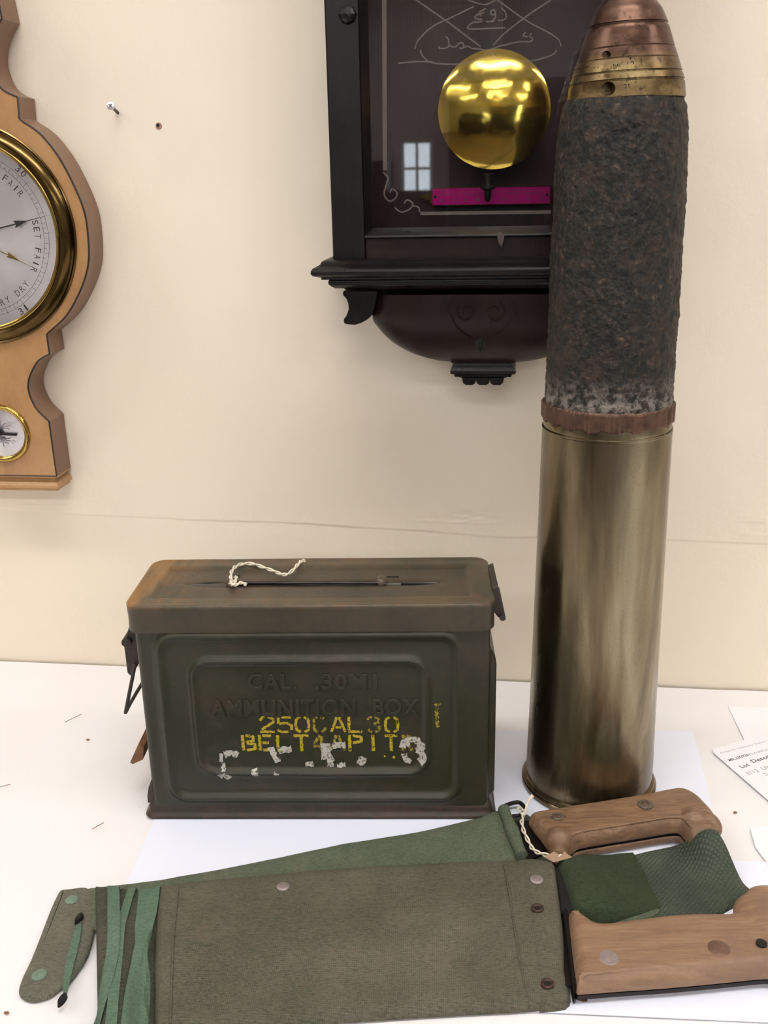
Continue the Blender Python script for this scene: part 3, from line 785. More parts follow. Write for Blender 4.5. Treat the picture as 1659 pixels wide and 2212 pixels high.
for z in zrows:
    for (x, y) in loop:
        ox = oy = 0.0
        if y < 0.0022: oy = -front_h(x, z)*sstep(0, 0.003, x-X0-0.004)*sstep(0, 0.003, X1-0.004-x)
        if x > X1-0.0005 and 0.008 < y:
            ox = 0.0056*sstep(0.150, 0.128, z)*sstep(0.010, 0.018, z)*sstep(0.008, 0.013, y)*sstep(DY-0.008, DY-0.013, y)
        if x < X0+0.0005 and 0.008 < y: ox = 0.0008*sstep(0.150, 0.128, z)
        if y > DY-0.0005: s = sdrr(x, z, *ra, 0.014); oy = 0.0018*math.exp(-(s/0.0036)**2)
        v.append((x+ox, y+oy, z))
for k in range(len(zrows)-1):
    for i in range(NL): j = (i+1) % NL; f.append((k*NL+i, k*NL+j, (k+1)*NL+j, (k+1)*NL+i))
f.append(tuple(range(NL))[::-1]); f.append(tuple((len(zrows)-1)*NL+i for i in range(NL)))
obj('box_body', (v, f), M_BODY, am, smooth=50)
# bottom flange
fl = rrect_loop(-0.0008, 0.2788, -0.0022, 0.0935, 0.008, 40, 20, 40)
lay = [(0.003, 0.0002), (0.0008, 0.0005), (0.0, 0.0018), (0.0003, 0.0034), (0.0016, 0.0046), (0.0022, 0.0052), (0.0026, 0.0075), (0.0034, 0.0105), (0.0050, 0.0135), (0.0064, 0.0165), (0.0084, 0.0168)]
obj('bottom_rim', puff(fl, lay), M_RIM, am, smooth=50, label='rusty brown bottom rim')
# lid
LZ0, LZ1 = 0.1625, 0.1850
lx0, lx1, ly0, ly1 = 0.0012, 0.2752, -0.0015, 0.0935
P = rrect_loop(lx0, lx1, ly0, ly1, 0.012, 260, 90, 200, 10)
cy = (ly0+ly1)/2
sl0 = bx(398, 1262, 0.045)[0]; sl1 = bx(955, 1264, 0.045)[0]
def lid_top(x, y):
    s = -sdrr(x, y, lx0, lx1, ly0, ly1, 0.012)
    z = LZ1-0.0006*sstep(0.0015, 0.006, s)
    z -= 0.0010*sstep(0.010, 0.014, s)*sstep(0.020, 0.016, s)*0
    z -= 0.0020*sstep(0.0155, 0.0185, s)
    # shallow raised rims of the handle well and the slit under the handle
    if sl0-0.004 < x < sl1+0.004:
        k = sstep(sl0-0.004, sl0+0.025, x)*sstep(sl1+0.004, sl1-0.025, x)
        z -= 0.0016*k*math.exp(-((y-cy)/0.0050)**2)
        z -= 0.0030*math.exp(-((y-cy-0.0006)/0.0012)**2)*sstep(sl0-0.002, sl0+0.012, x)*sstep(sl1+0.002, sl1-0.012, x)
    return z+0.0004*nz(x, y, 0, 25)
v, f = [], []; NL = len(P)
side = [(0.0010, LZ0), (0.0, LZ0+0.0004), (-0.0002, LZ0+0.002), (0.0, LZ0+0.010), (-0.0004, LZ1-0.0035), (-0.0005, LZ1-0.0020), (-0.0003, LZ1-0.0010), (0.0002, LZ1-0.0003), (0.0009, LZ1+0.0001)]
for ins, z in side:
    for q in inset(P, ins): v.append((q[0], q[1], z+0.00012*nz(q[0], q[1], z, 40)))
hw = (ly1-ly0)/2
ts = [0.03, 0.06, 0.1, 0.14, 0.18, 0.22, 0.26, 0.30, 0.34, 0.38, 0.42, 0.46, 0.50, 0.56, 0.62, 0.68, 0.73, 0.78, 0.82, 0.85, 0.88, 0.905, 0.93, 0.95, 0.97, 0.985, 1.0]
for t_ in ts:
    for (x, y) in P:
        mx = min(max(x, lx0+hw), lx1-hw)
        qx, qy = x+(mx-x)*t_, y+(cy-y)*t_
        v.append((qx, qy, lid_top(qx, qy)))
nr = len(side)+len(ts)
for k in range(nr-1):
    for i in range(NL): j = (i+1) % NL; f.append((k*NL+i, k*NL+j, (k+1)*NL+j, (k+1)*NL+i))
f.append(tuple(range(NL))[::-1])
lid = obj('lid', (v, f), M_LID, am, smooth=60, label='rust-mottled olive lid')
zt = LZ1-0.003
def lp(px, py, z=zt):                          # point on the lid plane in box coords
    q = BOX.inverted() @ TP(px, py, z); return q.x, q.y
# handle rod and its brackets
a, b = lp(522, 1259, zt+0.001), lp(818, 1259, zt+0.001)
hy = a[1]
hd = obj('carry_handle', join(tube([(a[0]-0.004, hy, zt-0.0005), (a[0]+0.002, hy, zt+0.0010), (b[0]-0.002, b[1], zt+0.0010), (b[0]+0.006, b[1], zt-0.0003)], 0.0014, 10),
       box(a[0], b[0], hy-0.0035, hy-0.0022, zt-0.004, zt-0.0008)), M_STEEL, am, label='flat steel carrying handle')
for (px, py) in ((501, 1255), (823, 1252)):
    x, y = lp(px, py, zt+0.002)
    g = xf(lathe([(0.0, -0.0045), (0.0044, -0.0045), (0.0050, -0.001), (0.0046, 0.0024), (0.0030, 0.0046), (0.0, 0.0052)], 20), Matrix.Translation((x, y, zt-0.0005)) @ Matrix.Scale(1.25, 4, (0, 1, 0)))
    obj('handle_bracket', g, M_LID, am)
for (p, q) in (((836, 1247), (862, 1246)), ((511, 1246), (519, 1246))):
    a = lp(*p); b = lp(*q); obj('slot', box(a[0], b[0], a[1]-0.0012, a[1]+0.0012, zt-0.002, zt+0.0006), M_BLACK, am, label='narrow black slot in the lid')
for (p, q, hgt) in (((398, 1262), (492, 1259), 0.0022), ((866, 1262), (956, 1264), 0.0016)):
    a = lp(*p, zt-0.001); b = lp(*q, zt-0.001)
    pts = []; n = 12
    for k in range(n+1): t_ = k/n; pts.append((a[0]+(b[0]-a[0])*t_, a[1]+(b[1]-a[1])*t_+hgt*math.sin(math.pi*t_)**0.7))
    for k in range(n-1, 0, -1): t_ = k/n; pts.append((a[0]+(b[0]-a[0])*t_, a[1]+(b[1]-a[1])*t_-hgt*0.5*math.sin(math.pi*t_)))
    obj('slot', prism(pts, zt-0.0050, zt-0.0002, 'z'), M_BLACK, am, smooth=None, label='tapering black slit in the lid')
# right hinge plate
hgx = [bx(1052, 1243, 0.05), bx(1060, 1245, 0.05), bx(1078, 1332, 0.03), bx(1072, 1341, 0.03)]
g = prism([(0.2745, 0.1905-0.0035), (0.2785, 0.189), (0.2835, 0.1665), (0.2838, 0.1635), (0.2815, 0.1620), (0.2788, 0.1636), (0.2745, 0.1700)], 0.022, 0.070)
o = bevel(obj('hinge_plate', g, M_BSTEEL, am, label='brown steel hinge plate on the right of the lid'), 0.0006)
obj('hinge_pin', tube([(0.2822, 0.018, 0.1645), (0.2822, 0.074, 0.1645)], 0.0024, 10), M_BSTEEL, am)
# left latch, bail and tab
zk = bx(275, 1372, 0.04)[1]; z1_ = bx(283, 1448, 0.04)[1]; xk = bx(283, 1400, 0.04)[0]
o = bevel(obj('latch_lever', prism([(0.0046, 0.170), (-0.0005, 0.1695), (xk-0.0022, zk-0.004), (xk-0.0020, z1_+0.003), (xk+0.0002, z1_), (xk+0.0025, z1_+0.002), (0.0040, zk-0.01)], 0.030, 0.062), M_BSTEEL, am, label='dark steel latch lever'), 0.0007)
obj('latch_knob', tube([(bx(275, 1370, 0.035)[0]+0.0012, 0.026, zk), (bx(275, 1370, 0.035)[0]+0.0012, 0.066, zk)], 0.0038, 12), M_BSTEEL, am)
pa = bx(291, 1450, 0.03); pb = bx(274, 1534, 0.03); pc = bx(306, 1488, 0.05)
obj('wire_bail', tube([(pa[0]+0.003, 0.024, pa[1]+0.01), (pb[0], 0.026, pb[1]), (pb[0]-0.0002, 0.040, pb[1]), (pb[0], 0.060, pb[1]-0.0004), (pc[0]+0.006, 0.070, pc[1]+0.012)], 0.0015, 8), M_BSTEEL, am, label='bent wire catch loop')
q = [bx(312, 1580, 0.05), bx(295, 1618, 0.05), bx(300, 1622, 0.05), bx(322, 1612, 0.05), bx(324, 1585, 0.05)]
obj('rusty_tab', prism(q, 0.030, 0.060), M_RUSTTAB, am, smooth=None, label='orange rusted metal tab')
zz4 = bx(318, 1690)[1]
obj('side_flare', prism([(X0+0.0004, zz4), (X0-0.0028, zz4-0.0075), (X0-0.0044, zz4-0.0150), (X0-0.0046, 0.012), (X0+0.0004, 0.012)], 0.004, 0.086), M_RIM, am, smooth=30, label='brown flared foot of the left side')
# embossed and stencilled writing on the front
def on_front(g, lift=0.0):                     # g in (x, z, extrude) local -> follow the pressed front
    return [(p[0], 0.0015-front_h(p[0], p[1])-lift-p[2], p[1]) for p in g[0]], g[1]
def rect_px(x0, y0, x1, y1):
    a = bx(x0, y1); b = bx(x1, y0); return a[0], b[0], a[1], b[1]
def subdiv(g, n=1):
    bm = bmesh.new(); me = bpy.data.meshes.new('s'); me.from_pydata([tuple(p) for p in g[0]], [], g[1]); bm.from_mesh(me)
    bmesh.ops.triangulate(bm, faces=bm.faces); bmesh.ops.subdivide_edges(bm, edges=bm.edges, cuts=n, use_grid_fill=True)
    bm.to_mesh(me); bm.free(); r = [tuple(p.co) for p in me.vertices], [tuple(p.vertices) for p in me.polygons]; bpy.data.meshes.remove(me); return r
for s_, R4 in (('CAL.', (535, 1455, 640, 1491)), ('.30M1', (680, 1455, 815, 1491)), ('AMMUNITION', (455, 1510, 768, 1549)), ('BOX', (806, 1509, 906, 1547))):
    t_ = text_geo(s_, 0.016, 0.0, 1.1, -0.0002, 0.0)
    t_ = text_geo(s_, 0.016, 0.0005, 1.1, 0.0001, 0.00055)
    g = fitx(t_, *rect_px(*R4)); obj('embossed_lettering', on_front(g, 0.0005), M_BODY, am, smooth=60)
GL = {  # stencil strokes on a 4 x 6 grid, with the gaps a stencil leaves
 '2': [[(0.3, 4.6), (1, 5.8), (1.6, 6)], [(2.3, 6), (3.6, 5.2), (3.6, 4), (2, 2.4), (0.6, 1.2)], [(0.2, 0.3), (3.8, 0.3)]],
 '5': [[(0.5, 3.4), (0.5, 5.7)], [(1.2, 5.8), (3.6, 5.8)], [(0.7, 3.4), (2.6, 3.6), (3.7, 2.6), (3.5, 1.0)], [(2.8, 0.3), (1.2, 0.2), (0.2, 1.0)]],
 '0': [[(1.5, 5.9), (0.5, 5), (0.3, 3), (0.5, 1), (1.5, 0.2)], [(2.5, 5.9), (3.5, 5), (3.7, 3), (3.5, 1), (2.5, 0.2)]],
 'C': [[(1.5, 5.9), (0.5, 5), (0.3, 3), (0.5, 1), (1.5, 0.2)], [(2.4, 5.9), (3.4, 5.2)], [(2.4, 0.2), (3.4, 0.8), (3.7, 2)]],
 'A': [[(0.2, 0.2), (1.0, 3), (1.7, 5.9)], [(2.3, 5.9), (3.0, 3), (3.8, 0.2)], [(1.3, 2), (2.7, 2)]],
 'L': [[(0.5, 6), (0.5, 0.9)], [(0.3, 0.3), (3.7, 0.3)]],
 '3': [[(0.3, 4.8), (1, 5.8), (1.6, 5.9)], [(2.3, 5.9), (3.5, 5.2), (3.4, 3.8), (2, 3.2)], [(2.4, 3.0), (3.7, 2.2), (3.5, 0.9), (2.4, 0.2)], [(1.6, 0.2), (0.3, 1.2)]],
 'B': [[(0.5, 6), (0.5, 0.2)], [(1.3, 5.8), (3.2, 5.4), (3.3, 3.8), (1.4, 3.3)], [(1.5, 2.9), (3.6, 2.5), (3.6, 0.8), (1.4, 0.3)]],
 'E': [[(0.5, 6), (0.5, 0.2)], [(1.2, 5.7), (3.5, 5.7)], [(1.2, 3.1), (2.8, 3.1)], [(1.2, 0.4), (3.5, 0.4)]],
 'T': [[(0.2, 5.7), (3.8, 5.7)], [(2, 5.2), (2, 0)]],
 '4': [[(2.4, 6), (0.4, 2.4)], [(0.3, 1.9), (2.2, 1.9)], [(2.8, 5.6), (2.8, 0.2)], [(3.2, 1.9), (3.9, 1.9)]],
 'P': [[(0.5, 6), (0.5, 0)], [(1.3, 5.7), (3.5, 5.2), (3.5, 3.6), (1.3, 3.1)]],
 '1': [[(2, 6), (2, 0)]],
 'R': [[(0.5, 6), (0.5, 0)], [(1.3, 5.7), (3.4, 5.2), (3.4, 3.7), (1.3, 3.1)], [(2, 2.9), (3.7, 0.2)]]}
def stroke(pts, w_, jag=0.0, seed=0):
    P = [Vector(p) for p in pts]; D = [P[0]]
    for a, b in zip(P, P[1:]):
        n = max(1, int((b-a).length/(w_*0.35)))
        for k in range(1, n+1): D.append(a.lerp(b, k/n))
    v, f = [], []
    for i, p in enumerate(D):
        t = (D[min(i+1, len(D)-1)]-D[max(i-1, 0)]).normalized(); n_ = Vector((-t.y, t.x))
        for k in range(5):
            q = (k-2)/2*(w_/2)*(1+jag*noise.noise(Vector((p.x*900, p.y*900, seed+k)))*(1 if abs(k-2) == 2 else 0))
            u = p+n_*q; v.append((u.x, u.y, 0.0))
    for i in range(len(D)-1):
        for k in range(4): a = i*5+k; f.append((a, a+1, a+6, a+5))
    return v, f
def stencil(ch, x0, y0, x1, y1, mat, parent, w_=0.0022, name='stencilled_letter'):
    a, b, c_, d = rect_px(x0, y0, x1, y1); gs = []
    for k, s in enumerate(GL[ch]):
        pts = [(a+(b-a)*p[0]/4, c_+(d-c_)*p[1]/6) for p in s]
        gs.append(stroke(pts, w_, 0.5, k*3+x0))
    return obj(name, on_front(join(*gs), 0.00022), mat, parent, smooth=None)
row1 = [('2', 560, 593), ('5', 598, 632), ('0', 637, 669), ('C', 676, 704), ('A', 714, 747), ('L', 750, 784), ('3', 792, 822), ('0', 830, 862)]
for i, (ch, x0, x1) in enumerate(row1): stencil(ch, x0, 1549, x1, 1583, M_YEL if i not in (3, 6) else M_YEL2, am, 0.0021)
row2 = [('B', 522, 552), ('E', 558, 590), ('L', 597, 628), ('T', 634, 668), ('4', 676, 702), ('A', 714, 744), ('P', 752, 784), ('1', 792, 820), ('T', 830, 860), ('R', 868, 892)]
for i, (ch, x0, x1) in enumerate(row2): stencil(ch, x0, 1588, x1, 1623, M_YEL2 if i in (4, 5, 9) else M_YEL, am, 0.0024)
def blob_poly(cx, cy_, rx, ry, seed, n=26):
    x, z = bx(cx, cy_); k = 0.000355
    v = [(x, z, 0.0)]+[(x+rx*k*math.cos(a)*(1+0.35*nz(math.cos(a)*1.6, math.sin(a)*1.6, seed)+0.2*nz(math.cos(a)*5, math.sin(a)*5, seed)), z+ry*k*math.sin(a)*(1+0.35*nz(math.cos(a)*1.6, math.sin(a)*1.6, seed)+0.2*nz(math.cos(a)*5, math.sin(a)*5, seed)), 0.0) for a in [2*math.pi*i/n for i in range(n)]]
    return v, [(0, i+1, (i+1) % n+1) for i in range(n)]
def wst(pts, wpx, seed): return stroke([bx(*p) for p in pts], wpx*0.000355, 0.9, seed)
white = [
 [wst([(484, 1630), (500, 1626), (514, 1632)], 15, 1), wst([(478, 1628), (477, 1646)], 8, 2), wst([(482, 1648), (484, 1664)], 9, 3), wst([(474, 1678), (486, 1672), (495, 1684)], 15, 4)],
 [wst([(549, 1660), (556, 1676)], 12, 5)],
 [wst([(587, 1614), (590, 1628), (595, 1640)], 14, 6), wst([(602, 1622), (616, 1620), (630, 1619)], 15, 7), wst([(592, 1644), (606, 1642)], 12, 8)],
 [wst([(592, 1668), (603, 1671)], 9, 9)],
 [wst([(660, 1652), (677, 1650)], 13, 10)],
 [wst([(703, 1606), (704, 1625), (708, 1640)], 20, 11), wst([(718, 1612), (730, 1610), (746, 1609)], 15, 12), wst([(712, 1634), (715, 1656)], 14, 13), wst([(728, 1653), (746, 1651)], 10, 14)],
 [blob_poly(781, 1644, 10, 10, 15)],
 [wst([(870, 1616), (873, 1604), (884, 1597), (898, 1597), (910, 1606), (908, 1616), (899, 1621)], 15, 16), wst([(900, 1621), (914, 1628), (915, 1640), (906, 1646)], 15, 17), wst([(873, 1628), (875, 1640), (888, 1646)], 13, 18), wst([(880, 1600), (876, 1612)], 14, 19)]]
for bl in white:
    o = obj('white_paint_patch', on_front(join(*bl), 0.00036), M_WHITE, am, smooth=None)
for (px, py, r) in ((831, 1634, 2.2), (851, 1636, 3)):
    obj('yellow_paint_spot', on_front(blob_poly(px, py, r, r*1.2, px), 0.0003), M_YEL, am, smooth=None)
# yellow smear at the right of the panel
gs = [stroke([bx(944, 1523), bx(943, 1545), bx(946, 1572)], 0.0026, 1.2, 5), stroke([bx(938, 1523), bx(956, 1521)], 0.0012, 1, 7)]
obj('yellow_paint_smear', on_front(join(*gs), 0.0003), M_YEL2, am, smooth=None)
# string tied to the handle
zs = LZ1+0.0014
def LP(px, py, z=zs): return TP(px, py, z)
pts = [LP(499, 1262, LZ1), LP(500, 1256, LZ1+0.003), LP(498, 1243, LZ1+0.006), LP(504, 1228, LZ1+0.003), LP(520, 1219, zs), LP(545, 1218, zs), LP(570, 1226, zs), LP(592, 1234, zs), LP(610, 1241, zs), LP(626, 1237, zs), LP(640, 1223, LZ1+0.002), LP(649, 1213, LZ1+0.002), LP(659, 1211, LZ1+0.002)]
g = [twine(pts, 0.00075, 7, 0.0008)]
g.append(twine([LP(497, 1261, LZ1+0.001), LP(506, 1264, LZ1+0.0015), LP(520, 1259, LZ1+0.0015), LP(532, 1263, LZ1+0.0005)], 0.0008, 2, 0.0007))
g.append(twine([LP(505, 1263, LZ1+0.001), LP(508, 1254, LZ1+0.003), LP(511, 1245, LZ1+0.004)], 0.0007, 1, 0.0007))
g.append(tube(crom([LP(509, 1250, LZ1+0.003), LP(505, 1246, LZ1+0.004)], 4), 0.0006, 5))
solo('string', join(*g), M_TWINE, 'cream cotton string knotted to the handle of the green box lid', 'string')
#@@WALLTHINGS
# ================================================================== clock
CS0 = wl(703, 0, .1)[0]; CS0 = (CS0+wl(716, 560, .1)[0])/2; CS1 = wl(1416, 20, .1)[0]; CSC = 0.0962
ck = thing('wall_clock', 'dark wooden pendulum wall clock behind the shell', 'clock', (CSC, 0, wl(1048, 832, .05)[1]), WALL)
DF = 0.100
zb = wl(716, 562, DF)[1]; TOPZ = 0.93
sw = wl(783, 300, DF)[0]-CS0                     # stile width
gl = wl(797, 300, DF)[0]                         # glass edge
gr = 2*CSC-gl; zg = wl(900, 493, DF)[1]; zsill = wl(900, 513, DF)[1]
obj('back_board', box(CS0+0.004, CS1-0.004, -0.012, -0.002, zb, TOPZ), M_BACKB, ck, label='dark red-brown back board inside the case')
for (a, b) in ((CS0, CS0+0.010), (CS1-0.010, CS1)):
    o = bevel(obj('case_side', box(a, b, -0.084, -0.002, zb, TOPZ), M_EBON, ck), 0.0008)
obj('case_bottom', box(CS0+0.010, CS1-0.010, -0.084, -0.012, zb, zb+0.008), M_EBON, ck)
obj('case_top', box(CS0+0.010, CS1-0.010, -0.084, -0.012, TOPZ-0.01, TOPZ), M_EBON, ck)
fr_ = []
bevel(obj('door_stile', box(CS0, CS0+sw, -DF, -0.086, zb, TOPZ), M_EBON, ck), 0.0012)
bevel(obj('door_stile', box(CS1-sw, CS1, -DF, -0.086, zb, TOPZ), M_EBON, ck), 0.0012)
bevel(obj('door_rail', box(CS0+sw, CS1-sw, -DF+0.002, -0.086, zb, zsill), M_MAHOG, ck, label='mahogany lower door rail'), 0.0008)
bevel(obj('door_rail', box(CS0+sw, CS1-sw, -DF+0.002, -0.086, TOPZ-0.04, TOPZ), M_MAHOG, ck), 0.0008)
# glazing bead: sloping strips round the glass
bd = lambda p: p
def bead_v(xa, xb, s):    # vertical bead, s=+1: left one
    return prism([(xa, zb+0.02), (xb, zg), (xb, TOPZ-0.05), (xa, TOPZ-0.03)], -DF+0.001, -0.087)
obj('glazing_bead', ([(CS0+sw, -DF-0.0005, zsill), (gl, -0.089, zg), (gl, -0.089, TOPZ-0.05), (CS0+sw, -DF-0.0005, TOPZ-0.04), (CS0+sw, -0.086, zsill), (gl, -0.086, zg), (gl, -0.086, TOPZ-0.05), (CS0+sw, -0.086, TOPZ-0.04)], [(0, 1, 2, 3), (4, 7, 6, 5), (0, 4, 5, 1), (1, 5, 6, 2), (2, 6, 7, 3), (3, 7, 4, 0)]), M_EBON, ck, smooth=None)
obj('glazing_bead', ([(CS1-sw, -DF-0.0005, zsill), (gr, -0.089, zg), (gr, -0.089, TOPZ-0.05), (CS1-sw, -DF-0.0005, TOPZ-0.04), (CS1-sw, -0.086, zsill), (gr, -0.086, zg), (gr, -0.086, TOPZ-0.05), (CS1-sw, -0.086, TOPZ-0.04)], [(0, 1, 2, 3), (4, 7, 6, 5), (0, 4, 5, 1), (1, 5, 6, 2), (2, 6, 7, 3), (3, 7, 4, 0)]), M_EBON, ck, smooth=None)
v = []
for x, xx in ((CS0+sw, gl), (CS1-sw, gr)):
    v += [(x, -DF-0.0005, zsill-0.0006), (x, -DF-0.0022, zsill+0.0004), (x, -DF-0.0018, zsill+0.0020), (xx, -0.089, zg), (xx, -0.086, zg), (x, -0.086, zsill-0.0006)]
bevel(obj('glazing_bead', (v, [(0, 1, 2, 3, 4, 5), (11, 10, 9, 8, 7, 6)]+[(i, i+6, (i+1) % 6+6, (i+1) % 6) for i in range(6)]), M_EBON, ck, smooth=40), 0.0003)
obj('glass_pane', box(gl-0.003, gr+0.003, -0.0885, -0.0865, zg-0.002, TOPZ-0.045), M_GLASS, ck, smooth=None)
# octagonal studs on the stiles
for px, mir in ((751, 0), (751, 1)):
    s, z = wl(px, 32, DF); s = 2*CSC-s if mir else s
    obj('stud', face_at(lathe([(0.0068, 0), (0.0068, 0.001), (0.0058, 0.0035), (0.0035, 0.0052), (0.0, 0.0058)], 8), s, DF, z), M_EBON, ck, smooth=20)
cq = [wl(x, y, DF+0.003) for x, y in ((1073, 502), (1084, 501), (1089, 509), (1088, 520), (1083, 534), (1077, 524), (1074, 512))]
obj('chipped_veneer', prism(cq, -DF-0.0026, -DF+0.002), plain('chipped_wood', rgb(78, 64, 60), 0.6), ck, smooth=None, label='small pale chip on the door rail')
# ledge moulding swept round three sides
def moulding(prof, x0, x1, D, kf=1.0):
    v, f = [], []
    for o_, z in prof: v += [(x0-o_, -0.003, z), (x0-o_, -(D+o_*kf), z), (x1+o_, -(D+o_*kf), z), (x1+o_, -0.003, z)]
    n = len(prof)
    for k in range(n-1):
        for i in range(3): a = k*4+i; f.append((a, a+1, a+5, a+4))
        f.append((k*4+3, k*4, k*4+4, k*4+7))
    f.append((0, 3, 2, 1)); m = (n-1)*4; f.append((m, m+1, m+2, m+3)); return v, f
lp_ = [(718, 560), (697, 564), (693, 567), (691, 572), (684, 576), (677, 580), (674, 585), (674, 591), (678, 596), (688, 599), (693, 601), (694, 605), (708, 606), (706, 611), (707, 616), (712, 621), (719, 626), (735, 627), (739, 631)]
prof = []
for (x, y) in lp_:
    s, z = wl(x, y, 0.108); prof.append((CS0-s, z))
obj('ledge_moulding', moulding(prof, CS0, CS1, DF-0.002), M_EBON, ck, smooth=50)
zA = prof[-1][1]
# bracket drops with carved scroll
bo = [(741, 629), (740, 637), (748, 646), (752, 656), (753, 668), (748, 682), (742, 690), (743, 699), (752, 701), (766, 702), (780, 698), (791, 692), (799, 686), (806, 670), (812, 650), (815, 629)]
bo = [wl(x, y, 0.092) for x, y in bo]
for mir in (0, 1):
    q = [(2*CSC-p[0] if mir else p[0], p[1]) for p in bo]
    bevel(obj('bracket_drop', prism(q, -0.092, -0.06), M_EBON, ck), 0.0008)
    cs, cz = wl(779, 660, 0.0925); cs = 2*CSC-cs if mir else cs
    sp = [(cs+(-1 if mir else 1)*(0.0028+0.0022*t_)*math.cos(2+6.6*t_), -0.0924, cz+(0.0028+0.0022*t_)*math.sin(2+6.6*t_)) for t_ in np.linspace(0, 1, 30)]
    obj('carved_scroll', tube(sp, 0.0004, 5), M_MAHOG, ck)
# bowed apron
edge = [(799, 629), (799, 686), (824, 717), (842, 734), (863, 749), (882, 760), (903, 769), (939, 780), (975, 784), (1048, 786)]
E_ = [wl(x, y, 0.055) for x, y in edge]; zt0, zt1 = E_[0][1], E_[-1][1]
zz = [p[1] for p in E_][::-1]; xx = [CSC-p[0] for p in E_][::-1]; xx[0] = 0.0
v, f = [], []; NR, NC = 28, 40
for r in range(NR+1):
    t_ = math.sin(r/NR*math.pi/2)
    z = zt0+(zt1-zt0)*t_; hw_ = max(0.0005, float(np.interp(z, zz, xx)))
    if r == NR: hw_ = 0.02
    d = 0.036+0.050*math.sqrt(max(0, 1-(t_*0.97)**2.6))
    for c_ in range(NC+1):
        u = -1+2*c_/NC; e = math.sqrt(max(0, 1-abs(u)**14))
        v.append((CSC+u*hw_, -(0.004+(d-0.004)*(0.55+0.45*e) if abs(u) < 1 else 0.004), z))
for r in range(NR):
    for c_ in range(NC): a = r*(NC+1)+c_; f.append((a, a+1, a+NC+2, a+NC+1))
f.append(tuple(range(NC+1))); f.append(tuple(NR*(NC+1)+c_ for c_ in range(NC, -1, -1)))
f.append(tuple([r*(NC+1) for r in range(NR+1)]+[r*(NC+1)+NC for r in range(NR, -1, -1)]))
obj('apron', (v, f), M_MAHOG, ck, smooth=50, label='bowed mahogany apron under the ledge')
def ap(px, py, d=0.0865): s, z = wl(px, py, d); return (s, -d, z)
sc_ = []
for (cx_, s_) in ((1007, 1), (1068, -1)):
    for rr, a0, a1 in ((16, -60, 250), ):
        sc_.append([ap(cx_+s_*(7+16*t_)*math.cos(R_(200-440*t_)), 674-(7+17*t_)*math.sin(R_(200-440*t_))) for t_ in np.linspace(0, 1, 28)])
sc_.append([ap(968, 678), ap(967, 664), ap(974, 650), ap(984, 641)]); sc_.append([ap(1113, 682), ap(1113, 668), ap(1106, 652), ap(1094, 641)])
sc_.append([ap(972, 680), ap(985, 705, .085), ap(1004, 722, .083), ap(1020, 731, .08)]); sc_.append([ap(1106, 690), ap(1094, 708, .085), ap(1076, 723, .083), ap(1058, 732, .08)])
obj('carved_scroll', join(*[tube(crom(q, 4), 0.00045, 5) for q in sc_]), M_MAHOG, ck)
s, z = wl(1037, 722, .082)
obj('carved_leaf', xf(lathe([(0, 0.014), (0.004, 0.010), (0.0062, 0.002), (0.004, -0.006), (0.0035, -0.010), (0.002, -0.014), (0, -0.015)], 16), Matrix.Translation((s, -0.0775, z)) @ Matrix.Scale(0.5, 4, (0, 1, 0))), M_EBON, ck)
# corbel at the foot
cp = [(975, 775), (975, 781), (981, 784), (979, 789), (974, 797), (973, 801), (975, 806), (981, 807), (983, 813), (991, 814), (995, 818)]
pr = []
for x, y in cp: s, z = wl(x, y, 0.05); pr.append((CSC-0.0017-s-0.020, z))
obj('corbel', moulding(pr, CSC-0.0217, CSC+0.0183, 0.048), M_EBON, ck, smooth=40)
zc0 = wl(1048, 816, .05)[1]; zc1 = wl(1048, 832, .05)[1]
for k in (-1, 0, 1):
    s = CSC-0.0017+k*0.0118
    q = [(s-0.0062+0.0003*abs(k), zc0), (s-0.0060, zc0-0.002), (s-0.0052, zc1+0.0016), (s-0.003, zc1), (s+0.003, zc1), (s+0.0052, zc1+0.0016), (s+0.0060, zc0-0.002), (s+0.0062, zc0)]
    bevel(obj('corbel_scallop', prism(q, -0.05, -0.008), M_EBON, ck), 0.0004)
# pendulum
pdn = 0.050; bs, bz = wl(1067, 238, pdn); br_ = (wl(1189, 238, pdn)[0]-wl(945, 238, pdn)[0])/2
bp = [(br_, 0.0), (br_, 0.0006)]+[(br_*q, 0.0010+0.0052*(1-q*q)+0.0004*(1-q**16)) for q in np.linspace(0.995, 0, 40)]
back = [(0.0, -0.008), (br_*0.7, -0.006), (br_*0.98, -0.001)]
pen = obj('pendulum_bob', face_at(lathe(back+bp, 96), bs, pdn, bz), M_BOB, ck, smooth=40, label='round polished brass pendulum bob')
obj('pendulum_rod', box(bs-0.0075, bs+0.0055, -pdn+0.006, -pdn+0.011, bz+0.02, TOPZ-0.06), M_MAHOG, ck, label='flat reddish wooden pendulum rod')
bz0 = wl(1055, 374, pdn)[1]; bz1 = wl(1053, 436, pdn)[1]; sx_ = wl(1054, 400, pdn)[0]
L0 = bz0-bz1
obj('rating_nut', lathe([(0.0035, L0), (0.0055, L0*0.96), (0.0045, L0*0.85), (0.0034, L0*0.70), (0.0036, L0*0.60), (0.0058, L0*0.52), (0.0058, L0*0.46), (0.003, L0*0.40), (0.0024, L0*0.1), (0.001, 0.0)], 20, (sx_, -pdn-0.001, bz1)), M_STEEL, ck)
